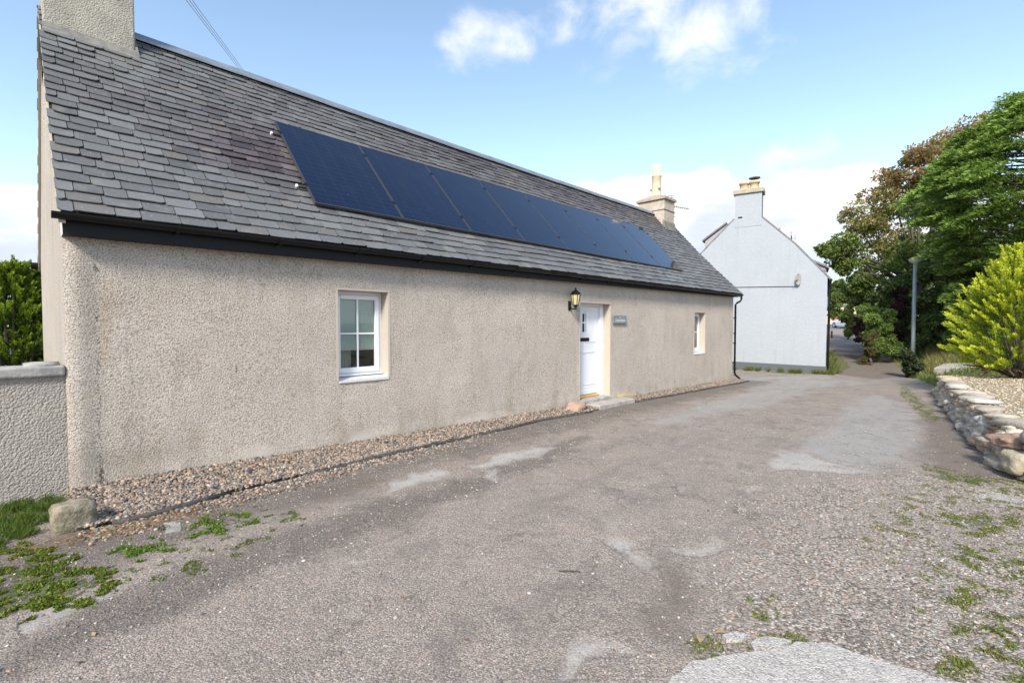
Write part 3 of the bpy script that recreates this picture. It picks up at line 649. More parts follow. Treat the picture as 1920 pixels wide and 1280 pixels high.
def slates(back):
    mb = MB(); SL = 4.36; s = -.01; row = 0; rs = random.Random(3+back)
    while s < SL-.05:
        fr_ = s/SL; expo = .190 - .068*fr_; expo *= rs.uniform(.95, 1.05)
        x = XR0 - rs.uniform(0, .25) if True else XR0
        while x < XR1-.01:
            wd = rs.uniform(.18, .37)*(1.0-.15*fr_); xa = max(x, XR0-(.0 if row % 2 else .006)); xb = min(x+wd, XR1)
            if XR1-xb < .1: xb = XR1
            x += wd
            if xb-xa < .05: 
                if xb >= XR1: break
                continue
            g = .0035; lo = s-rs.uniform(-.010, .012); hi = min(s+expo+.055, SL)
            th = rs.uniform(.008, .014); lift = .019+rs.uniform(0, .011); tl = rs.uniform(-.007, .007)
            def pt(xx, ss, h): return roof_pt(xx, ss/SL, back, h)
            # irregular lower edge with clipped corners
            xs_ = [xa+g, xa+g+.02*rs.uniform(.2, 1.6), xa+(xb-xa)*rs.uniform(.3, .7), xb-g-.025*rs.uniform(.3, 1.6), xb-g]
            es = [lo+rs.uniform(.006, .028), lo+rs.uniform(0, .005), lo+rs.uniform(-.007, .007), lo+rs.uniform(0, .006), lo+rs.uniform(.006, .035)]
            if back: xs_ = xs_[::-1]; es = es[::-1]
            v = []
            for xx, e in zip(xs_, es): v.append(pt(xx, e, lift+th+tl*(xx-xa)/(xb-xa)))
            for xx, e in zip(xs_, es): v.append(pt(xx, e, lift+tl*(xx-xa)/(xb-xa)-.002))
            v += [pt(xs_[0], hi, .010), pt(xs_[4], hi, .010)]; v += [pt(xs_[0], hi, .0), pt(xs_[4], hi, .0)]
            cen = ((xa+xb)/2, fr_)
            pur = math.exp(-(((cen[0]-2.3)/1.0)**2 + ((fr_-.50)/.22)**2)) + .55*float(sst(.45, 1, fr_))*float(sst(3, 7, cen[0])) + .25*rs.random() + .35*noise.noise(Vector((cen[0]*.5, fr_*4, 1)))
            g1 = Vector((.136, .140, .139))*rs.uniform(.75, 1.25); g2 = Vector((.078, .060, .066))*rs.uniform(.5, 1.3); g3 = Vector((.15, .135, .118))*rs.uniform(.8, 1.2)
            c = g1.lerp(g2, min(max(pur, 0), 1))
            if rs.random() < .10: c = c.lerp(g3, .5)
            mb.add(v, [(0, 1, 2, 3, 4, 11, 10), (5, 6, 1, 0), (6, 7, 2, 1), (7, 8, 3, 2), (8, 9, 4, 3), (5, 0, 10, 12), (4, 9, 13, 11)], tuple(c))
        s += expo; row += 1
    return mb
roof = None
mb = MB(); ss_ = np.linspace(0, 1, 9); xs_ = np.linspace(XR0+.02, XR1-.01, 60)
for back in (False, True):
    vs = [roof_pt(x, s, back, -.002) for s in ss_ for x in xs_]; nxx = len(xs_)
    fs = []
    for i in range(len(ss_)-1):
        for j in range(nxx-1):
            f_ = (i*nxx+j, i*nxx+j+1, (i+1)*nxx+j+1, (i+1)*nxx+j); fs.append(f_[::-1] if back else f_)
    mb.add(vs, fs)
roof = mb.build('roof', M_deck, cottage)
slates(False).build('front_slates', M_slate, roof, color=True); slates(True).build('rear_slates', M_slate, roof, color=True)
# verge mortar under the slate ends
for xv, dx_ in ((-.03, .05), (L-.02, .3)):
    mb = MB()
    for back in (False, True):
        for a, b in zip(ss_[:-1], ss_[1:]):
            A = roof_pt(xv, a, back, -.02); B = roof_pt(xv, b, back, -.02)
            mb.hexa([(xv, A[1], A[2]-.09), (xv+dx_, A[1], A[2]-.09), (xv+dx_, B[1], B[2]-.09), (xv, B[1], B[2]-.09), (xv, A[1], A[2]), (xv+dx_, A[1], A[2]), (xv+dx_, B[1], B[2]), (xv, B[1], B[2])])
    mb.build('verge_mortar', M_reveal, roof)
# metal ridge capping
M_zinc = mottled((.20, .225, .26), (.27, .295, .33), 3, 30, .15, .004, .5, 'zinc_ridge', metal=.35)
mb = MB(); xs2 = np.arange(.93, 16.75, 1.45)
for i, xa in enumerate(xs2):
    xb = min(xa+1.47, 16.72); st_ = [xa, (xa+xb)/2, xb]; h0 = .004*(i % 2)
    prof = [(-.135, -.085), (-.13, -.055), (-.035, .042), (-.015, .062), (.015, .062), (.035, .042), (.13, -.055), (.135, -.085)]
    vs = []; fs = []
    for x in st_:
        for dy, dz in prof: vs.append((x, RY+dy, ridge_z(x)+dz+h0+.03))
        
    K = len(prof)
    for q_ in range(2):
        for k in range(K-1): fs.append((q_*K+k, (q_+1)*K+k, (q_+1)*K+k+1, q_*K+k+1))
    mb.add(vs, fs)
mb.build('ridge_capping', M_zinc, roof)
MB().tube([(-.12, W+.22, 2.76), (1.2, W+.22, 2.76)], .06, 10).tube([(1.2, W+.22, 2.76), (17.8, W+.22, 2.8)], .06, 10).build('rear_gutter', M_black, cottage)

# ---- chimneys
M_chim = mat('chimney_roughcast', rough=.95, spec=.2)
def chimfn(n, b):
    p = n.pos(); v = n.voro(p, 60); f = n.noise(p, 40, 4, .75); mid = n.noise(p, 3, 5, .6)
    c = n.mix(n.step(mid, .35, .65), (.38, .35, .30), (.48, .45, .38)); c = n.mix(n.math('MULTIPLY', n.step(f, .52, .68), .65), c, (.14, .125, .10)); c = n.mix(n.math('MULTIPLY', n.step(f, .42, .30), .4), c, (.66, .63, .56))
    n.put(b.inputs['Base Color'], c); n.put(b.inputs['Normal'], n.bump(n.math('SUBTRACT', f, n.math('MULTIPLY', v, .5)), .9, .02))
chimfn(NT(M_chim.node_tree), M_chim.node_tree.nodes['Principled BSDF'])
M_lead = mottled((.16, .15, .135), (.25, .235, .21), 7, 60, .3, .005, .8, 'flashing_cement')
M_clay = mottled((.50, .36, .22), (.62, .47, .31), 5, 40, .15, .004, .75, 'buff_clay')
M_cope = mottled((.30, .25, .19), (.42, .34, .27), 7, 60, .4, .01, .9, 'cope_stone')
ch = MB().box((.0, 2.42, 5.0), (.96, 3.12, 7.05)).build('chimney', M_chim, cottage, bevel=.02)
# sloping cement fillet at the foot of the stack
mb = MB(); zf = 5.50
mb.hexa([(-.01, 2.27, zf-.12), (1.0, 2.27, zf-.12), (1.0, 2.5, zf-.12), (-.01, 2.5, zf-.12), (-.005, 2.395, zf+.13), (.985, 2.395, zf+.13), (.985, 2.5, zf+.13), (-.005, 2.5, zf+.13)])
mb.hexa([(.962, 2.3, 5.4), (1.02, 2.3, 5.4), (1.02, 2.74, 5.9), (.962, 2.74, 5.9), (.962, 2.4, 5.66), (.99, 2.4, 5.66), (.99, 2.74, 6.06), (.962, 2.74, 6.06)])
mb.build('flashing', M_lead, ch)
MB().box((-.07, 2.35, 7.053), (1.03, 3.19, 7.2)).build('chimney_cope', M_cope, ch, bevel=.02)
for xx in (.27, .7): MB().lathe((xx, 2.77, 7.2), [(.16, 0), (.14, .05), (.12, .5), (.15, .52), (.15, .6), (.11, .6), (.10, .3)], 18).build('chimney_pot', M_clay, ch, smooth=True)
M_chim2 = mottled((.40, .34, .28), (.52, .45, .37), 4, 60, .5, .008, .95, 'old_render')
c0, c1, d0, d1 = 16.72, 17.56, 2.24, 3.32
ch2 = MB().box((c0, d0, 5.0), (c1, d1, 6.44)).build('chimney', M_chim2, cottage, bevel=.015)
MB().hexa([(c0-.07, d0-.07, 6.443), (c1+.07, d0-.07, 6.443), (c1+.07, d1+.07, 6.443), (c0-.07, d1+.07, 6.443), (c0-.06, d0-.06, 6.55), (c1+.06, d0-.06, 6.55), (c1+.06, d1+.06, 6.55), (c0-.06, d1+.06, 6.55)])\
    .hexa([(c0-.02, d0-.02, 6.552), (c1+.02, d0-.02, 6.552), (c1+.02, d1+.02, 6.552), (c0-.02, d1+.02, 6.552), (c0+.22, d0+.3, 6.70), (c1-.22, d0+.3, 6.70), (c1-.22, d1-.3, 6.70), (c0+.22, d1-.3, 6.70)]).build('chimney_cope', M_cope, ch2, bevel=.012)
MB().box((c0-.012, d0-.012, 6.04), (c1+.012, d1+.012, 6.062)).build('strap', M_black, ch2)
MB().hexa([(c0-.05, d0-.12, 5.1), (c1+.05, d0-.12, 5.1), (c1+.05, d0+.05, 5.1), (c0-.05, d0+.05, 5.1), (c0-.01, d0-.02, 5.62), (c1+.02, d0-.02, 5.62), (c1+.02, d0+.05, 5.7), (c0-.01, d0+.05, 5.7)]).build('flashing', M_lead, ch2)
pcx, pcy = (c0+c1)/2, (d0+d1)/2
M_cream = mottled((.56, .46, .31), (.66, .56, .40), 5, 40, .1, .003, .7, 'cream_clay')
pot = MB().lathe((pcx, pcy, 6.66), [(.22, 0), (.185, .08), (.17, .75), (.19, .78), (.195, .80), (.185, .82), (.165, 1.24), (.13, 1.24), (.12, .9)], 20)
pot.tube([(pcx, pcy, 6.98), (pcx-.14, pcy-.20, 7.0)], [.055, .06], 10).tube([(pcx, pcy, 6.98), (pcx+.2, pcy-.02, 7.02)], [.06, .055], 10).tube([(pcx, pcy, 6.98), (pcx-.02, pcy+.24, 7.0)], [.055, .06], 10)
pot.build('chimney_pot', M_cream, ch2, smooth=True)

# ================================================================== SOLAR PANELS
def panelfn(n, b):
    p = n.obj(); x, y, z = n.sep(p)
    cell = .0; br = n.new('ShaderNodeTexBrick'); n.put(br.inputs['Vector'], p); br.offset = .0; br.inputs['Scale'].default_value = 1
    br.inputs['Brick Width'].default_value = .235; br.inputs['Row Height'].default_value = .117; br.inputs['Mortar Size'].default_value = .004; br.inputs['Mortar Smooth'].default_value = .3
    base = n.mix(br.outputs['Fac'], (.003, .004, .014), (.016, .019, .045))
    dust = n.noise(p, 3, 5, .6); base = n.mix(n.math('MULTIPLY', n.step(dust, .4, .8), .02), base, (.20, .22, .27))
    sp = n.voro(p, 3.1); base = n.mix(n.math('MULTIPLY', n.step(n.math('ADD', sp, n.math('MULTIPLY', n.noise(p, 50, 2), .03)), .045, .028), .55), base, (.5, .5, .48))
    n.put(b.inputs['Base Color'], base); n.put(b.inputs['Roughness'], n.math('ADD', .045, n.math('MULTIPLY', dust, .04)))
M_cell = mat('solar_glass', rough=.06, fn=panelfn, spec=.95, Specular_Tint=(.34, .62, 1.0, 1))
M_alu_blk = mat('anodised_black', (.10, .10, .11), .4, .6); M_alu = mat('mill_aluminium', (.6, .6, .6), .35, .9)
p1 = Vector((0, .3315, 3.4107)); p2 = Vector((0, 1.7884, 4.9634)); PU = (p2-p1).normalized(); PNm = Vector((0, -PU.z, PU.y)); PL = (p2-p1).length; PX0, PWd = 2.6272, 1.4513
def slope_pt(x, s, h): return Vector((x, 0, 0)) + p1 + PU*s + PNm*h
def sbox(mb, x0, x1, s0, s1, h0, h1, org=None):
    mb.hexa([slope_pt(x0, s0, h0), slope_pt(x1, s0, h0), slope_pt(x1, s1, h0), slope_pt(x0, s1, h0), slope_pt(x0, s0, h1), slope_pt(x1, s0, h1), slope_pt(x1, s1, h1), slope_pt(x0, s1, h1)]); return mb
ordinal = ['nearest solar panel of the row, very dark navy, beside the white rail ends', 'second solar panel from the near end of the row, dark navy', 'third solar panel from the near end, dark navy turning blue', 'fourth solar panel from the near end with a pale cloud reflection starting',
           'fifth solar panel from the near end, just past the middle of the row', 'sixth solar panel from the near end, third from the far end', 'last but one solar panel towards the far chimney, bright blue', 'farthest solar panel of the row below the far chimney, brightest blue']
for i in range(8):
    xa = PX0+PWd*i+.006; xb = PX0+PWd*(i+1)-.006
    org = slope_pt(xa, 0, 0)
    t = empty('solar_panel', org, ordinal[i], 'solar panel', 'solar panels in a row on the slate roof')
    fr = MB(); fwid = .016
    for (u0, u1, s0, s1) in ((xa, xa+fwid, 0, PL), (xb-fwid, xb, 0, PL), (xa+fwid, xb-fwid, 0, fwid), (xa+fwid, xb-fwid, PL-fwid, PL)): sbox(fr, u0, u1, s0, s1, -.034, .003)
    fr.build('frame', M_alu_blk, t)
    # glass gets local axes along the panel so the cells follow it
    wd = xb-xa-2*fwid; ln = PL-2*fwid; me = bpy.data.meshes.new('glass')
    me.from_pydata([(0, 0, 0), (wd, 0, 0), (wd, ln, 0), (0, ln, 0), (0, 0, -.03), (wd, 0, -.03), (wd, ln, -.03), (0, ln, -.03)], [], [(0, 1, 2, 3), (7, 6, 5, 4), (0, 4, 5, 1), (1, 5, 6, 2), (2, 6, 7, 3), (3, 7, 4, 0)]); me.materials.append(M_cell)
    g = bpy.data.objects.new('glass', me); COL.objects.link(g); g.parent = t
    M3 = Matrix(((1, 0, 0), (0, PU.y, -PU.z), (0, PU.z, PU.y))).to_4x4(); g.matrix_local = Matrix.Translation(slope_pt(xa+fwid, fwid, .0)-org) @ M3 @ Matrix.Translation((0, 0, .0))
for s_, nm in ((.42, 'lower mounting rail under the row of solar panels with white end'), (PL-.34, 'upper mounting rail under the row of solar panels with white end')):
    mb = MB(); sbox(mb, PX0-.10, PX0+8*PWd+.06, s_-.02, s_+.02, -.078, -.037); t = mb.build('mounting_rail', M_alu_blk); tag(t, nm, 'rail', 'mounting rails of the solar panels')
    mb = MB(); sbox(mb, PX0-.125, PX0-.101, s_-.024, s_+.024, -.080, -.034); sbox(mb, PX0-.10, PX0-.07, s_-.016, s_+.016, -.15, -.079); mb.build('rail_end', mat('white_end_cap', (.75, .75, .73), .5), t)
    for i in range(9):
        xc = PX0+PWd*i; mb = MB(); sbox(mb, xc-.020, xc+.020, s_-.03, s_+.03, .0035, .011); mb.build('clamp', M_black, t)
    for i in range(12):
        xc = PX0+.1+PWd*8*i/11.5; mb = MB(); sbox(mb, xc, xc+.03, s_-.03, s_+.01, -.17, -.079); mb.build('roof_hook', M_alu_blk, t)

# ================================================================== WALL LANTERN, SIGN, AERIAL
lx = 8.02; t = empty('wall_lantern', (lx, 0, 2.05), 'black carriage lantern with yellowed glass fixed on the wall left of the white door', 'lantern')
ly = -.17; zt = 2.37
MB().box((lx-.04, -.02, 2.02), (lx+.04, .012, 2.22)).tube([(lx, -.012, 2.10), (lx, -.09, 2.04), (lx, ly, 2.06), (lx, ly, 2.12)], .016, 8).lathe((lx, ly, 2.03), [(.012, 0), (.03, .02), (.02, .05), (.055, .085), (.06, .10)], 8).build('bracket', M_black, t)
cg = MB()
for k in range(6):
    a = math.pi/3*k; cg.tube([(lx+.062*math.cos(a), ly+.062*math.sin(a), 2.13), (lx+.105*math.cos(a), ly+.105*math.sin(a), 2.36)], .007, 6)
cg.lathe((lx, ly, 2.352), [(.118, 0), (.118, .02), (.09, .05), (.045, .085), (.02, .10), (.022, .12), (.008, .15)], 6); cg.build('cage', M_black, t)
MB().lathe((lx, ly, 2.135), [(.057, 0), (.098, .215)], 6).build('lantern_glass', mat('yellowed_glass', (.62, .56, .30), .25, spec=.6, Alpha=1.0), t)

sx0, sx1 = on_y(1148, 591)[0], on_y(1172, 606)[0]; sz1 = 1.935; sz0 = 1.745
M_sl2 = mottled((.17, .20, .205), (.22, .245, .25), 6, 50, .2, .002, .5, 'sign_slate')
sg_ = MB().box((sx0, -.045, sz0), (sx1, -.015, sz1)).build('name_plaque', M_sl2, None, bevel=.003); tag(sg_, 'small grey slate name plaque with pale lettering on the wall right of the door', 'sign')
def text(name, body, size, loc, m, parent, sp=1.0):
    cu = bpy.data.curves.new(name, 'FONT'); cu.body = body; cu.size = size; cu.align_x = 'CENTER'; cu.align_y = 'CENTER'; cu.extrude = .0008; cu.space_character = sp
    tmp = bpy.data.objects.new(name, cu); COL.objects.link(tmp); dg = bpy.context.evaluated_depsgraph_get(); dg.update()
    me = bpy.data.meshes.new_from_object(tmp.evaluated_get(dg)); bpy.data.objects.remove(tmp)
    me.transform(Matrix.Translation(loc) @ Matrix.Rotation(math.pi/2, 4, 'X')); me.materials.clear(); me.materials.append(m)
    o = bpy.data.objects.new(name, me); COL.objects.link(o); o.parent = parent; return o
M_let = mat('pale_lettering', (.66, .70, .70), .6); xc = (sx0+sx1)/2
text('lettering', 'N', .062, (xc+.0, -.0465, sz1-.05), M_let, sg_); text('lettering', 'GOWANLEA', .082, (xc, -.0465, sz0+.065), M_let, sg_, .95)

ax, ay = 17.80, 2.55
t = empty('television_aerial', (ax, ay, 5.6), 'thin television aerial on a bent mast clamped to the far chimney', 'aerial')
M_alg = mat('weathered_aluminium', (.13, .12, .13), .5, .4)
MB().tube([(ax, ay, 5.35), (ax, ay, 6.75)], .022, 8).build('mast', M_alg, t)
for zq in (5.88, 6.10): MB().box((c1+.002, ay-.03, zq), (ax+.03, ay+.03, zq+.035)).build('bracket', M_black, t)
mb = MB(); bd = Vector((.70, -.70, -.16)).normalized(); cr_ = Vector((.3, .25, .9)).normalized()*.06; c2_ = Vector((.70, -.70, .12)).normalized()*.17; o_ = Vector((ax, ay, 6.42))
mb.tube([o_-bd*.05, o_+bd*.78], .013, 6)
for k in range(8): c_ = o_+bd*(.2+.075*k); mb.tube([c_-cr_*1.2, c_+cr_*1.2], .011, 5)
mb.build('boom', M_alg, t)
mb = MB()
for s_ in (1, -1):
    mb.tube([o_, o_+Vector((.14, .0, .42*s_))+bd*.02], .010, 5)
    for k in range(5): c_ = o_+Vector((.14, 0, .42*s_))*(k+1)/5; mb.tube([c_-c2_, c_+c2_], .011, 5)
mb.build('reflector', M_alg, t)

# ================================================================== THINGS AT THE FOOT OF THE WALL
def stonefn(n, b):
    c = n.attr('tint', 'Color'); p = n.pos(); f = n.noise(p, 22, 6, .7); g_ = n.noise(p, 5, 4, .6)
    c = n.mix(n.math('MULTIPLY', n.step(f, .45, .75), .45), c, n.mix(.6, c, (.08, .07, .05))); c = n.mix(n.math('MULTIPLY', n.step(g_, .55, .7), .35), c, (.52, .46, .33))
    n.put(b.inputs['Base Color'], c); n.put(b.inputs['Normal'], n.bump(f, .9, .03))
M_stone = mat('field_stone', rough=.9, fn=stonefn, spec=.3)
def pebfn(n, b):
    n.put(b.inputs['Base Color'], n.attr('tint', 'Color'))
M_peb = mat('pebble', rough=.7, fn=pebfn, spec=.35)
g_ = on_g(1086, 771); o = rock_obj('boulder', (g_[0], g_[1]+.08, g_[2]+.06), (.62, .34, .26), M_stone, None, (.42, .29, .22), seed=3, box=.15, rough=.22, rz=.3, sub=3); tag(o, 'reddish boulder at the left side of the doorstep', 'boulder', 'boulders beside the doorstep')
g_ = on_g(1180, 751); o = rock_obj('boulder', (g_[0]+.1, g_[1]+.12, g_[2]+.07), (.85, .36, .30), M_stone, None, (.33, .28, .19), seed=8, box=.1, rough=.2, rz=-.1, sub=3); tag(o, 'flat brownish boulder at the right side of the doorstep', 'boulder', 'boulders beside the doorstep')
o = rock_obj('stone_block', (-.03, -.98, .085), (.27, .24, .25), mottled((.15, .135, .085), (.33, .28, .215), 14, 40, .9, .015, .95, 'weathered_block'), None, (.34, .31, .25), seed=5, box=1.6, rough=.05, rz=.12, sub=3, smooth=False); tag(o, 'squared weathered stone block at the near corner of the cottage', 'stone')

# garden wall
gw = empty('garden_wall', (-1.5, .12, 0), 'roughcast garden wall with a rough concrete cope joining the cottage corner', 'wall')
def gwfn(n, b):
    p = n.pos(); v = n.voro(p, 50); f = n.noise(p, 36, 4, .7); mid = n.noise(p, 2.5, 5, .6)
    c = n.mix(mid, (.37, .335, .295), (.50, .455, .40)); c = n.mix(n.math('MULTIPLY', n.step(f, .52, .7), .6), c, (.13, .12, .10)); n.put(b.inputs['Base Color'], c); n.put(b.inputs['Normal'], n.bump(n.math('SUBTRACT', f, n.math('MULTIPLY', v, .6)), 1.0, .03))
MB().box((-4.2, .03, -.5), (.004, .27, 1.195)).build('wall_face', mat('coarse_harling', rough=.95, fn=gwfn, spec=.2), gw)
mbc = MB(); rs = random.Random(5)
M_cap = mottled((.24, .235, .22), (.36, .35, .325), 6, 40, .6, .01, .95, 'rough_cope')
for xa, xb in ((-4.2, -2.4), (-2.395, -.9), (-.895, -.005)): mbc.box((xa, -.015, 1.197), (xb, .32, 1.30))
mbc.build('cope', M_cap, gw, bevel=.02)
V, Fc = rock_geo((-.17, .12, 1.305), (.28, .2, .07), seed=2, rough=.25, box=.1); np_mesh('cope_mortar', V, Fc, M_cap, gw, smooth=True, nv=3)

# edging: half buried black pipe/board between gravel and lane
def ezz(x, y): return gzu(x, y)
pts = []
for i in range(len(EDGE)-1):
    a = np.array(EDGE[i]); b = np.array(EDGE[i+1]); k = max(2, int(np.linalg.norm(b-a)/.25))
    for j in range(k): 
        p_ = a+(b-a)*j/k; pts.append(p_)
pts.append(np.array(EDGE[-1]))
M_edge = mottled((.045, .043, .042), (.10, .093, .086), 12, 60, .4, .006, .8, 'edging')
seg1 = [p_ for p_ in pts if p_[0] <= 1.32]; seg2 = [p_ for p_ in pts if p_[0] >= 1.75 and p_[0] <= 8.25]; seg3 = [p_ for p_ in pts if p_[0] >= 10.0]
for sg2, lab in ((seg1, 'short black edging pipe half buried in gravel near the stone block'), (seg2, 'long black edging between the wall gravel and the lane, left of the door'), (seg3, 'black edging between the wall gravel and the lane, right of the door')):
    mb = MB().tube([(p_[0], p_[1]+.01*math.sin(p_[0]*3), ezz(*p_)+.012+.008*math.sin(p_[0]*2.3)) for p_ in sg2], .027, 8); o = mb.build('edging', M_edge, None, smooth=True); tag(o, lab, 'edging', 'edging along the cottage wall')

# gravel strip
def edge_y(x): return np.interp(x, [e[0] for e in EDGE], [e[1] for e in EDGE])
pal_g = [(.28, .225, .18), (.37, .30, .235), (.20, .17, .15), (.34, .22, .15), (.44, .37, .29), (.15, .135, .125), (.25, .23, .22), (.37, .26, .18), (.12, .10, .09)]
def scatter(k, fn_dens, xr, yr):
    out = []
    while len(out) < k:
        m_ = k*2; X = rng.uniform(*xr, m_); Y = rng.uniform(*yr, m_); d = fn_dens(X, Y); ok = rng.random(m_) < d; out += list(zip(X[ok], Y[ok]))
    return np.array(out[:k])
bedh = lambda x, y: .035+.05*np.clip(1-(-y)/.5, 0, 1)
def dens(x, y):
    ey = edge_y(x)
    d = ((y > ey+.02) & (y < -.02)).astype(float)
    d *= np.where(x < 5, 1.0, .75)
    sp = ((y <= ey) & (y > ey-.42) & (x < 5.5)).astype(float)*np.clip(1-(ey-y)/.42, 0, 1)*np.clip((5.5-x)/4, 0, 1)*.8
    d = d*((x < 8.5) | (x > 10.1) | (y > 5)) 
    return np.maximum(d, sp)
Pg = scatter(26000, lambda x, y: dens(x, y)*np.where(x < 4, 1, np.where(x < 8, .75, .45)), (-.02, 17.8), (-1.7, 0))
z_ = np.array([gzu(a, b) for a, b in Pg]) + np.where(Pg[:, 1] > edge_y(Pg[:, 0]), bedh(Pg[:, 0], Pg[:, 1]), .0) + rng.uniform(-.012, .012, len(Pg))
pebbles('gravel', np.column_stack([Pg, z_]), rng.uniform(.011, .026, len(Pg)), pal_g, M_peb, .75, 'multi-coloured rounded gravel strip along the foot of the cottage wall')
# bed under the gravel
mb = MB(); xs2 = np.linspace(0.0, 17.75, 140); vs = []; fs = []
for x in xs2:
    ey = float(edge_y(x))
    for k, f_ in enumerate((0, .35, .7, 1)):
        y = -.0+(ey+.02)*f_; hid = 8.5 < x < 10.1
        vs.append((x, y+.02*(k == 0), gzu(x, y)-.004 + (float(bedh(x, y))-.012 if f_ < 1 else -.01) - (.2 if hid else 0)))
for i in range(len(xs2)-1):
    for k in range(3): fs.append((i*4+k, i*4+k+1, (i+1)*4+k+1, (i+1)*4+k))
mb.add(vs, fs); tag(mb.build('gravel_bed', mottled((.09, .078, .068), (.22, .19, .165), 40, 60, .8, .01, .95, 'bed_earth'), smooth=True), 'grit and earth under the gravel', kind='structure')

# loose grit and stones over the lane
def dens2(x, y):
    P = np.column_stack([x, y]); return .07 + .75*np.clip(1-np.abs(y-edge_y(x)+.45)/.5, 0, 1)*(x < 9) + .55*soft(poly_sd(P, grit), .2) + .94*soft(poly_sd(P, coarse), .5)
Pl = scatter(15000, lambda x, y: dens2(x, y)/1.4, (-.6, 11), (-7.2, -.8)); Pl = Pl[np.linalg.norm(Pl-CAM[:2], axis=1) > 1.2]
z_ = np.array([gzu(a, b) for a, b in Pl])+.002
pebbles('loose_grit', np.column_stack([Pl, z_]), rng.uniform(.004, .011, len(Pl))*np.where(rng.random(len(Pl)) < .04, 1.8, 1), [(.36, .31, .27), (.26, .23, .21), (.50, .46, .41), (.34, .24, .19), (.16, .15, .14)], M_peb, .6, 'loose grit and small stones scattered over the lane')

# concrete apron bottom right
def slabfn(n, b):
    p = n.pos(); v = n.sep(n.voro(p, 95, out='Color')); vd = n.voro(p, 95); f = n.noise(p, 5, 6, .7)
    c = n.mix(f, (.33, .305, .28), (.50, .465, .425)); c = n.mix(n.math('MULTIPLY', n.step(v[0], .55, .8), .5), c, (.62, .57, .52)); c = n.mix(n.math('MULTIPLY', n.step(v[1], .75, .85), .6), c, (.17, .15, .14))
    c = n.mix(n.math('MULTIPLY', n.step(n.noise(p, 2.2, 5, .7), .55, .7), .35), c, (.24, .22, .19)); n.put(b.inputs['Base Color'], c)
    n.put(b.inputs['Normal'], n.bump(n.math('ADD', n.math('MULTIPLY', vd, -.8), n.math('MULTIPLY', f, 2.0)), .8, .008))
M_slab = mat('apron_concrete', rough=.92, fn=slabfn, spec=.3)
def plate(px, h, name, m, label, kind=None, cat=None, th=.05, seed=0, group=None):
    P = gpoly(px); rs = random.Random(seed); Q = []
    for i in range(len(P)):
        a = np.array(P[i]); b = np.array(P[(i+1) % len(P)]); k = max(1, int(np.linalg.norm(b-a)/.05))
        for j in range(k): q_ = a+(b-a)*j/k; Q.append(q_+np.array([noise.noise(Vector((q_[0]*9, q_[1]*9, seed))), noise.noise(Vector((q_[0]*9, q_[1]*9, seed+20)))])*.022)
    ar = sum(Q[i][0]*Q[(i+1) % len(Q)][1]-Q[(i+1) % len(Q)][0]*Q[i][1] for i in range(len(Q)))
    if ar < 0: Q = Q[::-1]
    k = len(Q); zt_ = [float(gz(*q_))+h for q_ in Q]
    vs = [(q_[0], q_[1], z) for q_, z in zip(Q, zt_)] + [(q_[0], q_[1], z-th) for q_, z in zip(Q, zt_)]
    mb = MB().add(vs, [tuple(range(k))] + [(i, i+k, (i+1) % k+k, (i+1) % k) for i in range(k)]); o = mb.build(name, m); tag(o, label, cat, group, kind); return o
plate([(1225, 1330), (1258, 1278), (1300, 1248), (1375, 1234), (1440, 1228), (1495, 1209), (1560, 1215), (1650, 1245), (1800, 1290), (1900, 1340), (1700, 1500), (1300, 1500)], .024, 'concrete_apron', M_slab, 'broken edged pale concrete slab in the near right corner', 'structure', seed=4, th=.08)
plate([(1404, 1210), (1435, 1197), (1482, 1206), (1470, 1216), (1412, 1224)], .022, 'slab_fragment', M_slab, 'larger broken piece of concrete lying at the edge of the slab', None, 'concrete', seed=9, group='broken concrete pieces by the slab')
plate([(1355, 1196), (1380, 1189), (1400, 1196), (1392, 1206), (1362, 1204)], .020, 'slab_fragment', M_slab, 'smaller broken piece of concrete lying beside the mossy edge of the slab', None, 'concrete', seed=12, group='broken concrete pieces by the slab')
o = plate([(305, 982), (338, 978), (342, 996), (312, 1002)], .012, 'stone_flag', M_cap, 'small flat brown stone sunk among weeds below the gravel strip', None, 'stone', seed=14)

# ================================================================== RIGHT: dry stone wall and gravel bed
SW = [(6.3, -8.2), (7.2, -7.25), (7.85, -6.78), (8.6, -6.56), (9.76, -6.38), (12.6, -6.05), (15.6, -5.72), (18.9, -5.42)]
def sw_pt(s):
    d = 0
    for i in range(len(SW)-1):
        a = np.array(SW[i]); b = np.array(SW[i+1]); l_ = np.linalg.norm(b-a)
        if d+l_ >= s: return a+(b-a)*(s-d)/l_, (b-a)/l_
        d += l_
    return np.array(SW[-1]), (b-a)/l_
SWL = sum(np.linalg.norm(np.array(SW[i+1])-np.array(SW[i])) for i in range(len(SW)-1))
rs = random.Random(11)
swt = empty('stone_retaining_wall', (9.76, -6.38, -.16), 'low dry stone retaining wall of rough pale stones holding the raised gravel bed on the right', 'stone wall')
stpal = [(.60, .53, .43), (.50, .45, .38), (.64, .56, .44), (.48, .34, .24), (.52, .50, .46), (.60, .47, .32), (.42, .37, .31)]
lst = []
hgt = 0.0
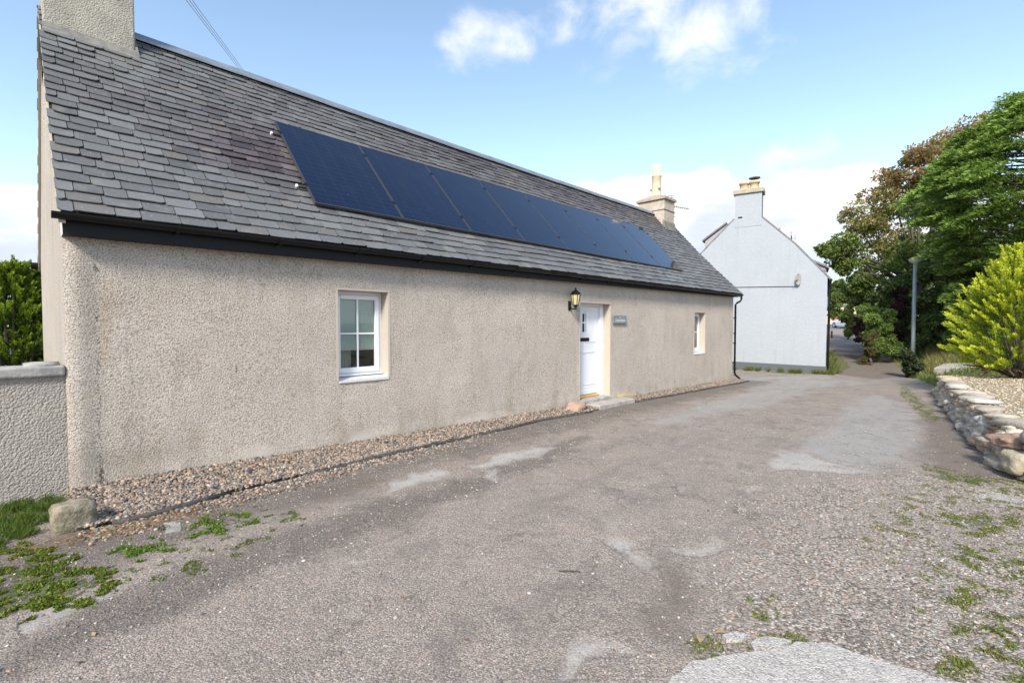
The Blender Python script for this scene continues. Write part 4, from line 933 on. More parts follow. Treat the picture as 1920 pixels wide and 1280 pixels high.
for course in range(5):
    s = rs.uniform(0, .1); hh = [.12, .11, .10, .09, .07][course]
    while s < SWL:
        ln = rs.uniform(.14, .48); p_, d_ = sw_pt(min(s+ln/2, SWL-.01)); nrm = np.array([d_[1], -d_[0]])
        back_ = .12+.04*course+rs.uniform(-.03, .03); c_ = p_ + nrm*back_
        z = gzu(*p_)+hgt+hh/2+rs.uniform(-.012, .012)
        V, Fc = rock_geo((c_[0], c_[1], z), (ln*1.02, .30+rs.uniform(-.05, .05), hh*1.12), rz=math.atan2(d_[1], d_[0])+rs.uniform(-.12, .12), seed=rs.randint(0, 999), box=rs.uniform(.35, 1.0), rough=rs.uniform(.2, .36), tilt=rs.uniform(-.14, .14))
        lst.append((V, Fc, np.array(rs.choice(stpal))*rs.uniform(.8, 1.15))); s += ln
    hgt += hh*.93
V, Fc, T = join_geo(lst); np_mesh('stonework', V, Fc, M_stone, swt, T, smooth=False, nv=3)
mb = MB().tube([(sw_pt(s)[0][0]+sw_pt(s)[1][1]*.30, sw_pt(s)[0][1]-sw_pt(s)[1][0]*.30, gzu(*sw_pt(s)[0])+.18) for s in np.linspace(0, SWL, 40)], .19, 8); mb.build('core', mat('wall_earth', (.22, .18, .13), .95), swt)
s = .15
while s < SWL-.2:           # coping: bigger flat stones
    ln = rs.uniform(.35, .75); p_, d_ = sw_pt(min(s+ln/2, SWL-.01)); nrm = np.array([d_[1], -d_[0]]); c_ = p_ + nrm*rs.uniform(.22, .34)
    big_ = s < 3.2
    V, Fc = rock_geo((c_[0], c_[1], gzu(*p_)+hgt+(.05 if not big_ else .045)), (ln*(.95), rs.uniform(.32, .55), rs.uniform(.08, .13)*(1.5 if big_ else 1)), rz=math.atan2(d_[1], d_[0])+rs.uniform(-.5, .5), seed=rs.randint(0, 999), box=.35, rough=.16, tilt=rs.uniform(-.1, .1))
    if rs.random() < .82: np_mesh('coping_stone', V, Fc, M_stone, swt, np.tile(np.array(rs.choice(stpal))*rs.uniform(.8, 1.15), (len(Fc), 1)), smooth=False, nv=3)
    s += ln*rs.uniform(.9, 1.2)
g_ = on_g(1905, 905)
for (u, v, sz_, tint, lab, sd_) in ((1916, 868, (.36, .30, .26), (.46, .40, .29), 'large pale lichen spotted boulder set in the near end of the stone wall', 21), (1903, 828, (.56, .42, .13), (.38, .25, .18), 'flat reddish boulder lying on top of the near end of the stone wall', 22)):
    r_ = ray(u, v); tt = 5.75 if sd_ == 21 else 6.1; c_ = CAM+r_*tt
    o = rock_obj('boulder', c_, sz_, M_stone, None, tint, seed=sd_, box=.45, rough=.22, rz=.4, sub=3, smooth=True); tag(o, lab, 'boulder')
# raised bed
def bed_z(x, y):
    return -.12 - .004*x + .44 + .02*np.clip(-6.5-y, 0, 10)
mb = MB(); ss2 = np.linspace(0, SWL, 50); vs = []; fs = []; offs = [.16, .5, 1.2, 2.2, 3.6, 5.5, 8]
for s in ss2:
    p_, d_ = sw_pt(s); nrm = np.array([d_[1], -d_[0]])
    for o_ in offs:
        q_ = p_+nrm*o_; vs.append((q_[0], q_[1], float(bed_z(q_[0], q_[1])) - (.05 if o_ < .3 else 0) + .02*noise.noise(Vector((q_[0], q_[1], 0)))))
kk = len(offs)
for i in range(len(ss2)-1):
    for k in range(kk-1): fs.append((i*kk+k, i*kk+k+1, (i+1)*kk+k+1, (i+1)*kk+k))
# far side skirt
i0 = (len(ss2)-1)*kk; b0 = len(vs)
for k in range(kk): x, y, z = vs[i0+k]; vs.append((x+.3, y, z-.8))
for k in range(kk-1): fs.append((i0+k, i0+k+1, b0+k+1, b0+k))
def bedfn(n, b):
    p = n.pos(); v = n.voro(p, 32); vc = n.sep(n.voro(p, 32, out='Color')); f = n.noise(p, 2, 4)
    c = n.mix(vc[0], (.36, .30, .20), (.60, .52, .38)); c = n.mix(n.step(v, .35, .7), c, (.14, .115, .07)); c = n.mix(n.math('MULTIPLY', n.step(f, .5, .7), .3), c, (.30, .27, .13))
    n.put(b.inputs['Base Color'], c); n.put(b.inputs['Normal'], n.bump(n.math('SUBTRACT', 1.0, v), .8, .02))
mb.add(vs, [f_[::-1] for f_ in fs]); tag(mb.build('raised_bed', mat('bed_gravel', rough=.9, fn=bedfn), smooth=True), 'raised bed covered with pale gravel behind the stone wall', kind='structure')
out = []
while len(out) < 7000:
    s = rng.uniform(0, SWL); p_, d_ = sw_pt(s); q_ = p_+np.array([d_[1], -d_[0]])*rng.uniform(.3, 3.2)**1.0; out.append(q_)
Pb = np.array(out); pebbles('bed_gravel', np.column_stack([Pb, [float(bed_z(a, b))+.01 for a, b in Pb]]), rng.uniform(.012, .030, len(Pb)), [(.58, .48, .34), (.50, .42, .31), (.42, .34, .23), (.64, .56, .44), (.48, .35, .23)], M_peb, .6, 'pale buff gravel covering the raised bed on the right')
# concrete kerb beyond the bed
a_ = on_g(1752, 692); b_ = on_g(1835, 700); a_ = at_t(1750, 684, 19.5); b_ = at_t(1850, 694, 18.0); a_[2] = -.05; b_[2] = .0
dd = (b_-a_)/np.linalg.norm(b_-a_); nn_ = np.array([-dd[1], dd[0], 0])
mb = MB().hexa([a_+nn_*0-np.array([0, 0, .4]), b_-np.array([0, 0, .4]), b_+nn_*.9-np.array([0, 0, .4]), a_+nn_*.9-np.array([0, 0, .4]), a_+np.array([0, 0, .04]), b_+np.array([0, 0, .16]), b_+nn_*.9+np.array([0, 0, .30]), a_+nn_*.9+np.array([0, 0, .22])])
tag(mb.build('concrete_kerb', M_slab, None, bevel=.03), 'pale concrete kerb slab beyond the far end of the stone wall', 'kerb')

# ================================================================== WHITE HOUSE
hO = np.array([24.5, -1.5, 0.]); ha = R_(12.5); hu = np.array([-math.sin(ha), math.cos(ha), 0]); hv = np.array([math.cos(ha), math.sin(ha), 0]); hz = -.42
def H(a, d, z): return tuple(hO + hu*a + hv*d + np.array([0, 0, z]))
def on_gable(u, v):
    r = ray(u, v); t = ((hO-CAM) @ hv)/(r @ hv); p = CAM + r*t; return ((p-hO) @ hu, p[2])
apexL = on_gable(1378, 411); apexR = on_gable(1428, 408); eaR = on_gable(1553, 520); lft = on_gable(1313, 478)
wh = empty('white_house', H(0, 0, hz), 'white rendered house with a tall gable and chimney beyond the cottage', 'house')
def whfn(n, b):
    p = n.pos(); f = n.noise(p, .8, 5, .6); c = n.mix(f, (.345, .372, .405), (.40, .428, .46)); c = n.mix(n.math('MULTIPLY', n.step(n.noise(p, 9, 6, .8), .45, .7), .3), c, (.48, .50, .53))
    c = n.mix(n.math('MULTIPLY', n.step(n.noise(n.vmath('MULTIPLY', p, (2.5, 2.5, .25)), 1.5, 6, .7), .52, .72), .22), c, (.24, .25, .25)); n.put(b.inputs['Base Color'], c); n.put(b.inputs['Normal'], n.bump(n.noise(p, 11, 6, .8), .5, .03))
M_white = mat('pale_render', rough=.9, fn=whfn, spec=.2)
sl = (lft[1]-apexL[1])/(lft[0]-apexL[0]); GW = 7.0; zL = apexL[1] + sl*(GW-apexL[0])
midR = on_gable(1490, 458)
prof = [(0, -.9), (GW, -.9), (GW, zL), apexL, apexR, midR, (0, eaR[1])]
k = len(prof); D = 9.0
vs = [H(a, 0, z) for a, z in prof]+[H(a, D, z) for a, z in prof]
mb = MB().add(vs, [tuple(range(k)), tuple(range(2*k-1, k-1, -1))]+[(i, i+k, (i+1) % k+k, (i+1) % k) for i in range(k)]); whw = mb.build('wall', M_white, wh)
pz = on_gable(1550, 687)[1]; pz2 = on_gable(1385, 675)[1]
MB().hexa([H(-.03, -.03, -.9), H(GW, -.03, -.9), H(GW, -.001, -.9), H(-.03, -.001, -.9), H(-.03, -.03, pz), H(GW, -.03, pz2), H(GW, -.001, pz2), H(-.03, -.001, pz)]).build('plinth', mat('dark_plinth', (.10, .115, .125), .8), wh)
# roof slabs
M_rs = mottled((.13, .13, .15), (.22, .21, .225), 5, 20, .5, .02, .7, 'far_slate')
rmb = MB()
def rslab(p, q, over, t_=.12):
    d = np.array([q[0]-p[0], q[1]-p[1]]); nr = np.array([-d[1], d[0]])/np.linalg.norm(d)
    if nr[1] < 0: nr = -nr
    o0 = .012; a0, z0_ = p[0]+nr[0]*o0, p[1]+nr[1]*o0; a1, z1_ = q[0]+nr[0]*o0, q[1]+nr[1]*o0
    rmb.hexa([H(a0, over, z0_), H(a1, over, z1_), H(a1, D, z1_), H(a0, D, z0_), H(a0+nr[0]*.07, over, z0_+nr[1]*.07), H(a1+nr[0]*.07, over, z1_+nr[1]*.07), H(a1+nr[0]*.07, D, z1_+nr[1]*.07), H(a0+nr[0]*.07, D, z0_+nr[1]*.07)])
rslab((GW+.15, zL-.15), apexL, .06); rslab(apexR, midR, .06); rslab(midR, (-.1, eaR[1]-.12), .06)
wroof = rmb.build('roof', M_rs, wh)
# chimney
ct = on_gable(1378, 366)[1]; c0_ = apexR[0]; c1_ = apexL[0]
mb = MB().hexa([H(c0_, -.012, apexR[1]-.35), H(c1_, -.012, apexR[1]-.35), H(c1_, .75, apexR[1]-.35), H(c0_, .75, apexR[1]-.35), H(c0_, -.012, ct), H(c1_, -.012, ct), H(c1_, .75, ct), H(c0_, .75, ct)]); wch = mb.build('chimney', M_white, wh)
mb = MB().hexa([H(c0_-.08, -.1, ct+.002), H(c1_+.08, -.1, ct+.002), H(c1_+.08, .83, ct+.002), H(c0_-.08, .83, ct+.002), H(c0_-.08, -.1, ct+.2), H(c1_+.08, -.1, ct+.2), H(c1_+.08, .83, ct+.2), H(c0_-.08, .83, ct+.2)]); mb.build('chimney_cope', mottled((.36, .31, .22), (.45, .40, .30), 5, 40, .3, .01, .9, 'sandstone'), wch, bevel=.02)
for i, u in enumerate((1394, 1413)):
    a = on_gable(u, 360)[0]; c_ = H(a, .36, ct+.2); MB().lathe(c_, [(.24, 0), (.20, .05), (.19, .30), (.235, .31), (.235, .42), (.17, .42), (.15, .2)], 16).build('chimney_pot', M_clay, wch, smooth=True)
    if i: MB().lathe((c_[0], c_[1], c_[2]+.55), [(.26, 0), (.24, .05), (.02, .10)], 16).tube([(c_[0], c_[1]-.12, c_[2]+.4), (c_[0], c_[1]-.12, c_[2]+.56)], .015, 6).tube([(c_[0], c_[1]+.12, c_[2]+.4), (c_[0], c_[1]+.12, c_[2]+.56)], .015, 6).build('cowl', M_lead, wch)
vm = on_gable(1388, 408); MB().hexa([H(vm[0]-.09, -.03, vm[1]-.03), H(vm[0]+.09, -.03, vm[1]-.03), H(vm[0]+.09, -.013, vm[1]-.03), H(vm[0]-.09, -.013, vm[1]-.03), H(vm[0]-.09, -.03, vm[1]+.03), H(vm[0]+.09, -.03, vm[1]+.03), H(vm[0]+.09, -.013, vm[1]+.03), H(vm[0]-.09, -.013, vm[1]+.03)]).build('vent', M_black, whw)
# dormers: left slope and right slope
def dormer(a0, z0, a1, z1, d0, d1, side):
    # side wall plane facing the viewer at depth d0; from roof (a0) outwards to a1
    mb = MB().hexa([H(a0, d0, z0-1.6), H(a1, d0, z1-1.2), H(a1, d1, z1-1.2), H(a0, d1, z0-1.6), H(a0, d0, z0-.06), H(a1, d0, z1-.06), H(a1, d1, z1-.06), H(a0, d1, z0-.06)]); dm = mb.build('dormer', mat('dormer_cheek', (.36, .33, .34), .8), wh)
    o_ = .12 if side > 0 else -.12
    MB().hexa([H(a0, d0-.1, z0-.058), H(a1+o_, d0-.1, z1-.09), H(a1+o_, d1+.1, z1-.09), H(a0, d1+.1, z0-.058), H(a0, d0-.1, z0+.03), H(a1+o_, d0-.1, z1+.0), H(a1+o_, d1+.1, z1+.0), H(a0, d1+.1, z0+.03)]).build('dormer_roof', M_rs, dm)
    return dm
def on_h(u, v, d):
    r = ray(u, v); t = ((hO+hv*d-CAM) @ hv)/(r @ hv); p = CAM + r*t; return ((p-hO) @ hu, p[2])
A = on_h(1362, 418, 1.2); B = on_h(1322, 450, 1.2); dormer(A[0], A[1], B[0], B[1], 1.2, 3.2, 1)
A = on_h(1500, 478, .9); B = on_h(1549, 500, .9); dm = dormer(A[0], A[1], B[0], B[1], .9, 2.8, -1)
A = on_h(1539, 506, .87); B = on_h(1549, 519, .87); MB().hexa([H(B[0], .86, B[1]), H(A[0], .86, B[1]), H(A[0], .895, B[1]), H(B[0], .895, B[1]), H(B[0], .86, A[1]), H(A[0], .86, A[1]), H(A[0], .895, A[1]), H(B[0], .895, A[1])]).build('dormer_window', mat('grey_pane', (.16, .18, .2), .2), dm)
# rainwater goods on the right hand corner
MB().tube([H(-.13, -.05, eaR[1]-.12), H(-.13, D, eaR[1]-.12)], .06, 8).build('gutter', M_black, wh)
MB().tube([H(-.11, .08, eaR[1]-.15), H(-.09, .10, eaR[1]-.5), H(-.07, .1, hz)], .05, 8).build('downpipe', M_black, wh)
a_, z_ = on_gable(1497, 524); a2, z2 = on_gable(1394, 538); a3, z3 = on_gable(1494, 537)
t = empty('satellite_dish', H(a_, -.15, z_), 'small pale satellite dish on the white gable', 'dish')
cen = np.array(H(a_, -.16, z_)); ax1 = hu*.9-hv*.35; vs = [cen+np.array(hv)*.04]; 
for k in range(20): vs.append(cen + ax1*.13*math.cos(k*math.pi/10) + np.array([0, 0, .26*math.sin(k*math.pi/10)]))
mb = MB().add(vs, [(0, k+1, (k+1) % 20+1) for k in range(20)] + [(0, (k+1) % 20+1, k+1) for k in range(20)]); mb.build('reflector', mat('dish_grey', (.50, .50, .47), .6), t)
MB().tube([H(a_, -.004, z_-.05), H(a_, -.12, z_-.03), H(a_+.12, -.38, z_-.1)], .018, 6).build('arm', M_alg, t)
tag(MB().tube([H(a_-.02, -.02, z_-.15), H(a3, -.02, z3), H(a2+.3, -.02, z2), H(GW-.05, -.02, z2+.03)], .012, 5).build('wall_cable', M_black), 'thin black cable clipped across the white gable below the dish', 'cable')
# far chimney with pot behind the white house
p_ = at_t(1458, 442, 36); fc = empty('far_house', (p_[0]+2, p_[1], 1.0), 'house behind the white gable with only its buff chimney stack showing', 'house')
MB().box((p_[0]-.35, p_[1]-.35, 3.5), (p_[0]+.35, p_[1]+.35, p_[2]-.05)).box((p_[0]-.4, p_[1]-.4, p_[2]-.048), (p_[0]+.4, p_[1]+.4, p_[2]+.12)).build('chimney', M_cope, fc)
MB().lathe((p_[0]-.1, p_[1], p_[2]+.12), [(.22, 0), (.18, .3), (.22, .33), (.22, .42)], 12).build('chimney_pot', M_clay, fc)
MB().box((p_[0]-.5, p_[1]-.5, .5), (p_[0]+3, p_[1]+6, 4.4)).build('wall', M_chim2, fc)
vs = [(p_[0]-.6, p_[1]-.7, 4.4), (p_[0]+3.2, p_[1]-.7, 4.4), (p_[0]+3.2, p_[1]+6.2, 4.4), (p_[0]-.6, p_[1]+6.2, 4.4), (p_[0]-.6, p_[1]+2.7, 7.0), (p_[0]+3.2, p_[1]+2.7, 7.0)]
MB().add(vs, [(0, 1, 5, 4), (2, 3, 4, 5), (1, 2, 5), (3, 0, 4), (3, 2, 1, 0)]).build('roof', M_rs, fc)
p_ = at_t(1483, 447, 35); t = tag(MB().tube([(p_[0], p_[1], 5), (p_[0], p_[1], p_[2]+.5)], .02, 6).tube([p_+RT*-.35, p_+RT*.35], .015, 5).tube([p_+RT*-.3+UP*.3, p_+RT*-.3-UP*.3], .012, 5).tube([p_+RT*.3+UP*.35, p_+RT*.3-UP*.2], .012, 5).tube([p_+RT*.05+UP*.2, p_+RT*.05-UP*.2], .03, 5).build('television_aerial', M_alg), 'faint far television aerial right of the white gable slope', 'aerial')

# ================================================================== STREET LAMP, BOLLARDS, CAR
b_ = at_t(1712, 643, 23.5); gl_ = gzu(b_[0], b_[1]); hT = at_t(1709, 492, 23.5)[2]
t = empty('street_lamp', (b_[0], b_[1], gl_), 'grey street lamp with a flat bowl head on the green bank', 'street lamp')
M_post = mat('galvanised', (.42, .47, .46), .55, .2)
MB().tube([(b_[0], b_[1], gl_-.2), (b_[0], b_[1], gl_+1.2), (b_[0], b_[1], hT-.05)], [.10, .085, .075], 14).build('pole', M_post, t, smooth=True)
MB().lathe((b_[0], b_[1], hT-.05), [(.08, -.02), (.16, .02), (.25, .12), (.27, .16)], 18).build('bowl', mat('lamp_bowl', (.75, .75, .66), .3), t, smooth=True)
MB().lathe((b_[0], b_[1], hT+.112), [(.285, 0), (.28, .03), (.15, .09), (.03, .12)], 18).build('canopy', mat('lamp_cap', (.40, .41, .41), .6), t, smooth=True)

def put_car(u, v, t_, heading):
    p = at_t(u, v, t_); z = gzu(p[0], p[1]); t = empty('parked_car', (p[0], p[1], z), 'small white hatchback seen from behind on the far road', 'car', None, heading)
    def loc(mb, nm, m, par=t, **kw):   # local coordinates: x forward, y left
        me_o = mb.build(nm, m, None, **kw); me_o.parent = par; return me_o
    M_cw = mat('white_car_paint', (.78, .78, .80), .25, spec=.6); M_cg = mat('car_glass', (.18, .21, .25), .1, spec=.7)
    secs = [(-1.95, .34, .80, .78), (-1.9, .3, .98, .82), (-1.2, .25, 1.0, .86), (1.0, .25, .95, .86), (1.7, .28, .82, .8), (1.95, .32, .62, .7)]
    vs = []; fs = []
    for x, zl, zh, hw in secs:
        for y, zz in ((-hw, zl), (hw, zl), (hw+.02, (zl+zh)/2), (hw-.05, zh), (-hw+.05, zh), (-hw-.02, (zl+zh)/2)): vs.append((x, y, zz))
    for i in range(len(secs)-1):
        for k in range(6): fs.append((i*6+k, i*6+(k+1) % 6, (i+1)*6+(k+1) % 6, (i+1)*6+k)[::-1])
    fs += [tuple(range(6))[::1], tuple(range(len(secs)*6-1, len(secs)*6-7, -1))]
    body = MB().add(vs, fs)
    body.hexa([(-1.55, -.58, 1.42), (.35, -.58, 1.42), (.35, .58, 1.42), (-1.55, .58, 1.42), (-1.45, -.52, 1.48), (.25, -.52, 1.48), (.25, .52, 1.48), (-1.45, .52, 1.48)])
    loc(body, 'body', M_cw)
    loc(MB().hexa([(-1.88, -.76, .96), (1.0, -.78, .93), (1.0, .78, .93), (-1.88, .76, .96), (-1.56, -.6, 1.42), (.36, -.6, 1.42), (.36, .6, 1.42), (-1.56, .6, 1.42)]), 'windows', M_cg)
    loc(MB().box((-1.96, -.3, .55), (-1.93, .3, .66)), 'number_plate', mat('plate_yellow', (.6, .5, .1), .5))
    loc(MB().box((-1.98, -.8, .30), (-1.90, .8, .42)), 'bumper', M_black)
    for y in (-.7, .7): loc(MB().box((-1.97, y-.1, .75), (-1.88, y+.1, .95)), 'tail_light', mat('red_lens', (.5, .02, .02), .3))
    for x in (-1.25, 1.25):
        for y in (-.78, .78):
            wl = loc(MB().tube([(x, y-.1, .31), (x, y+.1, .31)], .31, 16), 'wheel', mat('tyre', (.02, .02, .02), .8)); loc(MB().tube([(x, y-.11, .31), (x, y+.11, .31)], .18, 12), 'rim', M_alu, wl)
put_car(1592, 600, 52, R_(38))
p = at_t(1570, 603, 56); z = gzu(p[0], p[1]); z = max(z, p[2]-.7)
t = empty('post_box', (p[0], p[1], z), 'small bright red post box beside the white car', 'post box')
MB().tube([(p[0], p[1], gzu(p[0], p[1])-.1), (p[0], p[1], p[2]-.25)], .06, 8).build('post', M_black, t)
MB().box((p[0]-.22, p[1]-.22, p[2]-.35), (p[0]+.22, p[1]+.22, p[2]+.42)).hexa([(p[0]-.24, p[1]-.24, p[2]+.422), (p[0]+.24, p[1]-.24, p[2]+.422), (p[0]+.24, p[1]+.24, p[2]+.422), (p[0]-.24, p[1]+.24, p[2]+.422), (p[0]-.12, p[1]-.12, p[2]+.5), (p[0]+.12, p[1]-.12, p[2]+.5), (p[0]+.12, p[1]+.12, p[2]+.5), (p[0]-.12, p[1]+.12, p[2]+.5)]).build('box', mat('pillar_red', (.65, .02, .015), .4), t)
for u, v, lab, m_ in ((1585, 622, 'dark green bollard at the far end of the path', mat('dark_green_paint', (.02, .05, .045), .5)), (1559.5, 622, 'reddish brown wooden post at the corner of the white house', mat('brown_wood', (.12, .05, .04), .8))):
    p = on_g(u, v) if u > 1570 else at_t(u, v, 40); z = gzu(p[0], p[1])
    tag(MB().lathe((p[0], p[1], z-.05), [(.07, 0), (.07, .55), (.085, .56), (.085, .62), (.03, .66)], 10).build('bollard' if u > 1570 else 'wooden_post', m_), lab, 'bollard' if u > 1570 else 'post')

# overhead wires
for k in range(3):
    a = at_t(338+k*5, -14-k*1, 9.5); b = at_t(560+k*1.2, 260, 60); pts = []
    for i in range(24):
        f_ = i/23; q_ = a+(b-a)*f_; pts.append(q_-np.array([0, 0, .35*math.sin(math.pi*f_)]))
    o = MB().tube(pts, .006, 5).build('overhead_wire', mat('wire_grey', (.22, .24, .28), .6)); tag(o, ['leftmost of three thin overhead wires running behind the roof ridge', 'middle one of three thin overhead wires above the roof ridge', 'rightmost of three thin overhead wires above the roof ridge'][k], 'wire', 'overhead wires above the ridge')
a = at_t(1350, 402, 30); b = at_t(1690, 320, 27)

# ================================================================== PLANTS
def leaf_mat(name, rough=.55, trans=.25):
    def fn(n, b):
        c = n.attr('tint', 'Color'); n.put(b.inputs['Base Color'], c)
        # light passing through thin leaves
        t_ = n.new('ShaderNodeBsdfTranslucent'); n.put(t_.inputs[0], n.mix(1.0, c, (1.0, 1.1, .5), 'MULTIPLY'))
        m_ = n.new('ShaderNodeMixShader'); m_.inputs[0].default_value = trans
        n.l.new(b.outputs[0], m_.inputs[1]); n.l.new(t_.outputs[0], m_.inputs[2]); n.l.new(m_.outputs[0], n.n['Material Output'].inputs[0])
    return mat(name, rough=rough, fn=fn, spec=.3)
M_leaf = leaf_mat('leaves', .55, .42); M_needle = leaf_mat('needles', .6, .28)
M_bark = mottled((.07, .055, .042), (.14, .115, .09), 8, 30, .8, .02, .95, 'bark')
def unit(v): return v/np.maximum(np.linalg.norm(v, axis=-1, keepdims=True), 1e-9)
def leaf_quads(P, A, B, ln, wd):
    """rhombus leaves: P base, A axis (unit), B side (unit)"""
    ln = np.asarray(ln)[:, None]; wd = np.asarray(wd)[:, None]
    return np.stack([P, P+A*ln*.5+B*wd*.5, P+A*ln, P+A*ln*.5-B*wd*.5], 1).reshape(-1, 3)
def foliage(name, parent, P, A, ln, wd, tint, m, droop=0):
    k = len(P); A = unit(A); Rn = rng.normal(size=(k, 3)); B = unit(np.cross(A, Rn)); V = leaf_quads(P, A, B, ln, wd)
    return np_mesh(name, V, np.arange(4*k).reshape(-1, 4), m, parent, tint)
def clump_leaves(c, rad, k, shell=.75):
    d = unit(rng.normal(size=(k, 3))); r_ = rng.random(k)**(1/3)*(1-shell*0)+0; r_ = np.where(rng.random(k) < shell, rng.uniform(.7, 1.05, k), r_)
    return c + d*r_[:, None]*np.array(rad), d
def pick(pal, k, wgt=None, var=.25):
    pal = np.array(pal); i = rng.choice(len(pal), k, p=wgt); return pal[i]*rng.uniform(1-var, 1+var, (k, 1))
def broadleaf(name, label, cat, base, clumps, pals, per, leafsz, trunk_r=.2, group=None, trunkname='trunk', airy=0.0):
    """clumps: (center xyz, radius m, palette index)"""
    t = empty(name, base, label, cat, group); Ps, As, Ts = [], [], []
    for c, r_, pi_ in clumps:
        c = np.array(c); subs = 9
        for q_ in range(subs):          # each clump is a cloud of smaller tufts with gaps between
            sc_ = c + unit(rng.normal(size=3))*r_*rng.uniform(.35, .95)*np.array([1, 1, .8]); rr = r_*rng.uniform(.28, .5); k = int(per*rr*rr/ (r_*r_)*2.2)
            P, d = clump_leaves(sc_, (rr, rr, rr*.65), max(k, 12), .5); Ps.append(P); As.append(unit(d*.6+rng.normal(size=P.shape)*.7+np.array([0, 0, -.25]))); br_ = rng.uniform(.75, 1.25); Ts.append(pick(pals[pi_], len(P))*br_)
    P = np.concatenate(Ps); k = len(P)
    foliage('crown', t, P, np.concatenate(As), rng.uniform(.7, 1.3, k)*leafsz, rng.uniform(.45, .75, k)*leafsz, np.concatenate(Ts), M_leaf)
    mb = MB(); base = np.array(base, float); cs = [np.array(c) for c, _, _ in clumps]; cent = np.mean(cs, 0); fork = base + (cent-base)*np.array([.35, .35, .40])
    mb.tube([base-np.array([0, 0, .3]), base+(fork-base)*.5+np.array([.05, -.04, 0]), fork], [trunk_r*1.2, trunk_r*.9, trunk_r*.75], 10)
    for c in cs:
        m1 = fork+(c-fork)*.5+rng.normal(size=3)*.12*np.linalg.norm(c-fork)*.4; mb.tube([fork, m1, c], [trunk_r*.45, trunk_r*.25, trunk_r*.08], 6)
    mb.build(trunkname, M_bark, t, smooth=True); return t
def pxc(u, v, r, t_): c = at_t(u, v, t_); return c, r/F_PX*t_
# -- deciduous tree with turning leaves
red = [(.38, .20, .11), (.28, .24, .09), (.42, .28, .14), (.23, .26, .07), (.32, .16, .11)]; grn = [(.13, .19, .045), (.19, .26, .07), (.27, .30, .09), (.09, .13, .035)]; mixd = red[:3]+grn
cl = []
for u, v, r, pi_ in [(1782, 268, 42, 0), (1735, 292, 42, 0), (1700, 322, 40, 0), (1668, 352, 42, 0), (1640, 392, 42, 2), (1605, 425, 38, 2), (1572, 462, 30, 1), (1548, 470, 20, 1), (1650, 440, 45, 2), (1700, 385, 50, 2), (1745, 350, 50, 2), (1790, 320, 50, 0),
                     (1600, 478, 36, 1), (1645, 498, 38, 1), (1575, 505, 26, 1), (1690, 480, 40, 1), (1720, 435, 45, 1), (1770, 400, 50, 1), (1830, 260, 50, 0), (1870, 240, 45, 0), (1745, 500, 45, 1), (1615, 530, 24, 1)]:
    c, r_ = pxc(u, v, r, 27+rng.uniform(-1.6, 1.6)); cl.append((c, r_, pi_))
bp = at_t(1745, 640, 27); bz = gzu(bp[0], bp[1])
broadleaf('sycamore_tree', 'tall broadleaf tree with reddish autumn tinted crown left of the big conifer', 'tree', (bp[0], bp[1], bz), cl, [red, grn, mixd], 480, .17, .22)
# -- big conifer: layered flat sprays
def conifer(name, label, base, sprays, per, pal, needle, trunk_top, tr=.35):
    t = empty(name, base, label, 'tree'); Ps, As, Ts = [], [], []; pal = np.array(pal)
    tb = np.array(base, float)
    for c, rx in sprays:
        c = np.array(c); outd = c-np.array([tb[0], tb[1], c[2]]); outd = unit(outd); side = np.array([-outd[1], outd[0], 0])
        for q_ in range(7):
            sc_ = c + outd*rng.uniform(-.8, .8)*rx + side*rng.uniform(-.9, .9)*rx + np.array([0, 0, rng.uniform(-.4, .4)*rx])
            k = per; a_ = rng.uniform(-1, 1, k); b_ = rng.uniform(-1, 1, k); ok = a_*a_+b_*b_ < 1; a_, b_ = a_[ok], b_[ok]; k = len(a_)
            sr = rx*.5
            P = sc_ + outd*a_[:, None]*sr + side*b_[:, None]*sr*.8 + np.array([0, 0, 1])*(.30*sr*(1-a_*a_-b_*b_) - .22*sr*a_ + rng.normal(0, .11*sr, k))[:, None]
            A_ = unit(outd*(1.0)+side*b_[:, None]*.9+rng.normal(size=(k, 3))*.35+np.array([0, 0, .12])); h_ = np.clip(rng.normal(.5, .28, k) + .25*(a_ > .3), 0, 1)
            Ps.append(P); As.append(A_); Ts.append((pal[0]+(pal[1]-pal[0])*h_[:, None])*rng.uniform(.75, 1.25))
    P = np.concatenate(Ps); k = len(P); foliage('crown', t, P, np.concatenate(As), rng.uniform(.7, 1.4, k)*needle, rng.uniform(.22, .4, k)*needle, np.concatenate(Ts), M_needle)
    mb = MB(); mb.tube([tb-np.array([0, 0, .3]), (tb+np.array(trunk_top))/2+np.array([.1, .1, 0]), trunk_top], [tr, tr*.7, tr*.2], 10)
    for c, rx in sprays[::2]:
        c = np.array(c); h0_ = np.array([tb[0], tb[1], c[2]-.5]); mb.tube([h0_, (h0_+c)/2+np.array([0, 0, .1]), c], [.05, .03, .008], 5)
    mb.build('trunk', M_bark, t, smooth=True); return t
tbp = at_t(1935, 640, 19.5); tbz = gzu(tbp[0], tbp[1]); sil = [(170, 1925), (200, 1905), (235, 1850), (275, 1785), (310, 1745), (350, 1738), (400, 1745), (440, 1768), (480, 1795), (520, 1812), (560, 1820), (610, 1840)]
sp = []
for v in range(195, 620, 14):
    ul = np.interp(v, [a for a, b in sil], [b for a, b in sil])
    hw = 1935-ul; rad = hw/F_PX*19.5
    zc = at_t(1935, v, 19.5)[2]
    nn = int(7+rad*2.4)
    for q_ in range(nn):
        a = rng.uniform(0, 2*math.pi); rr = rad*rng.uniform(.68, 1.0)-.35
        rr = max(rr, .3); sp.append(((tbp[0]+rr*math.cos(a), tbp[1]+rr*math.sin(a), zc+rng.uniform(-.25, .25)), rng.uniform(.45, .8)))
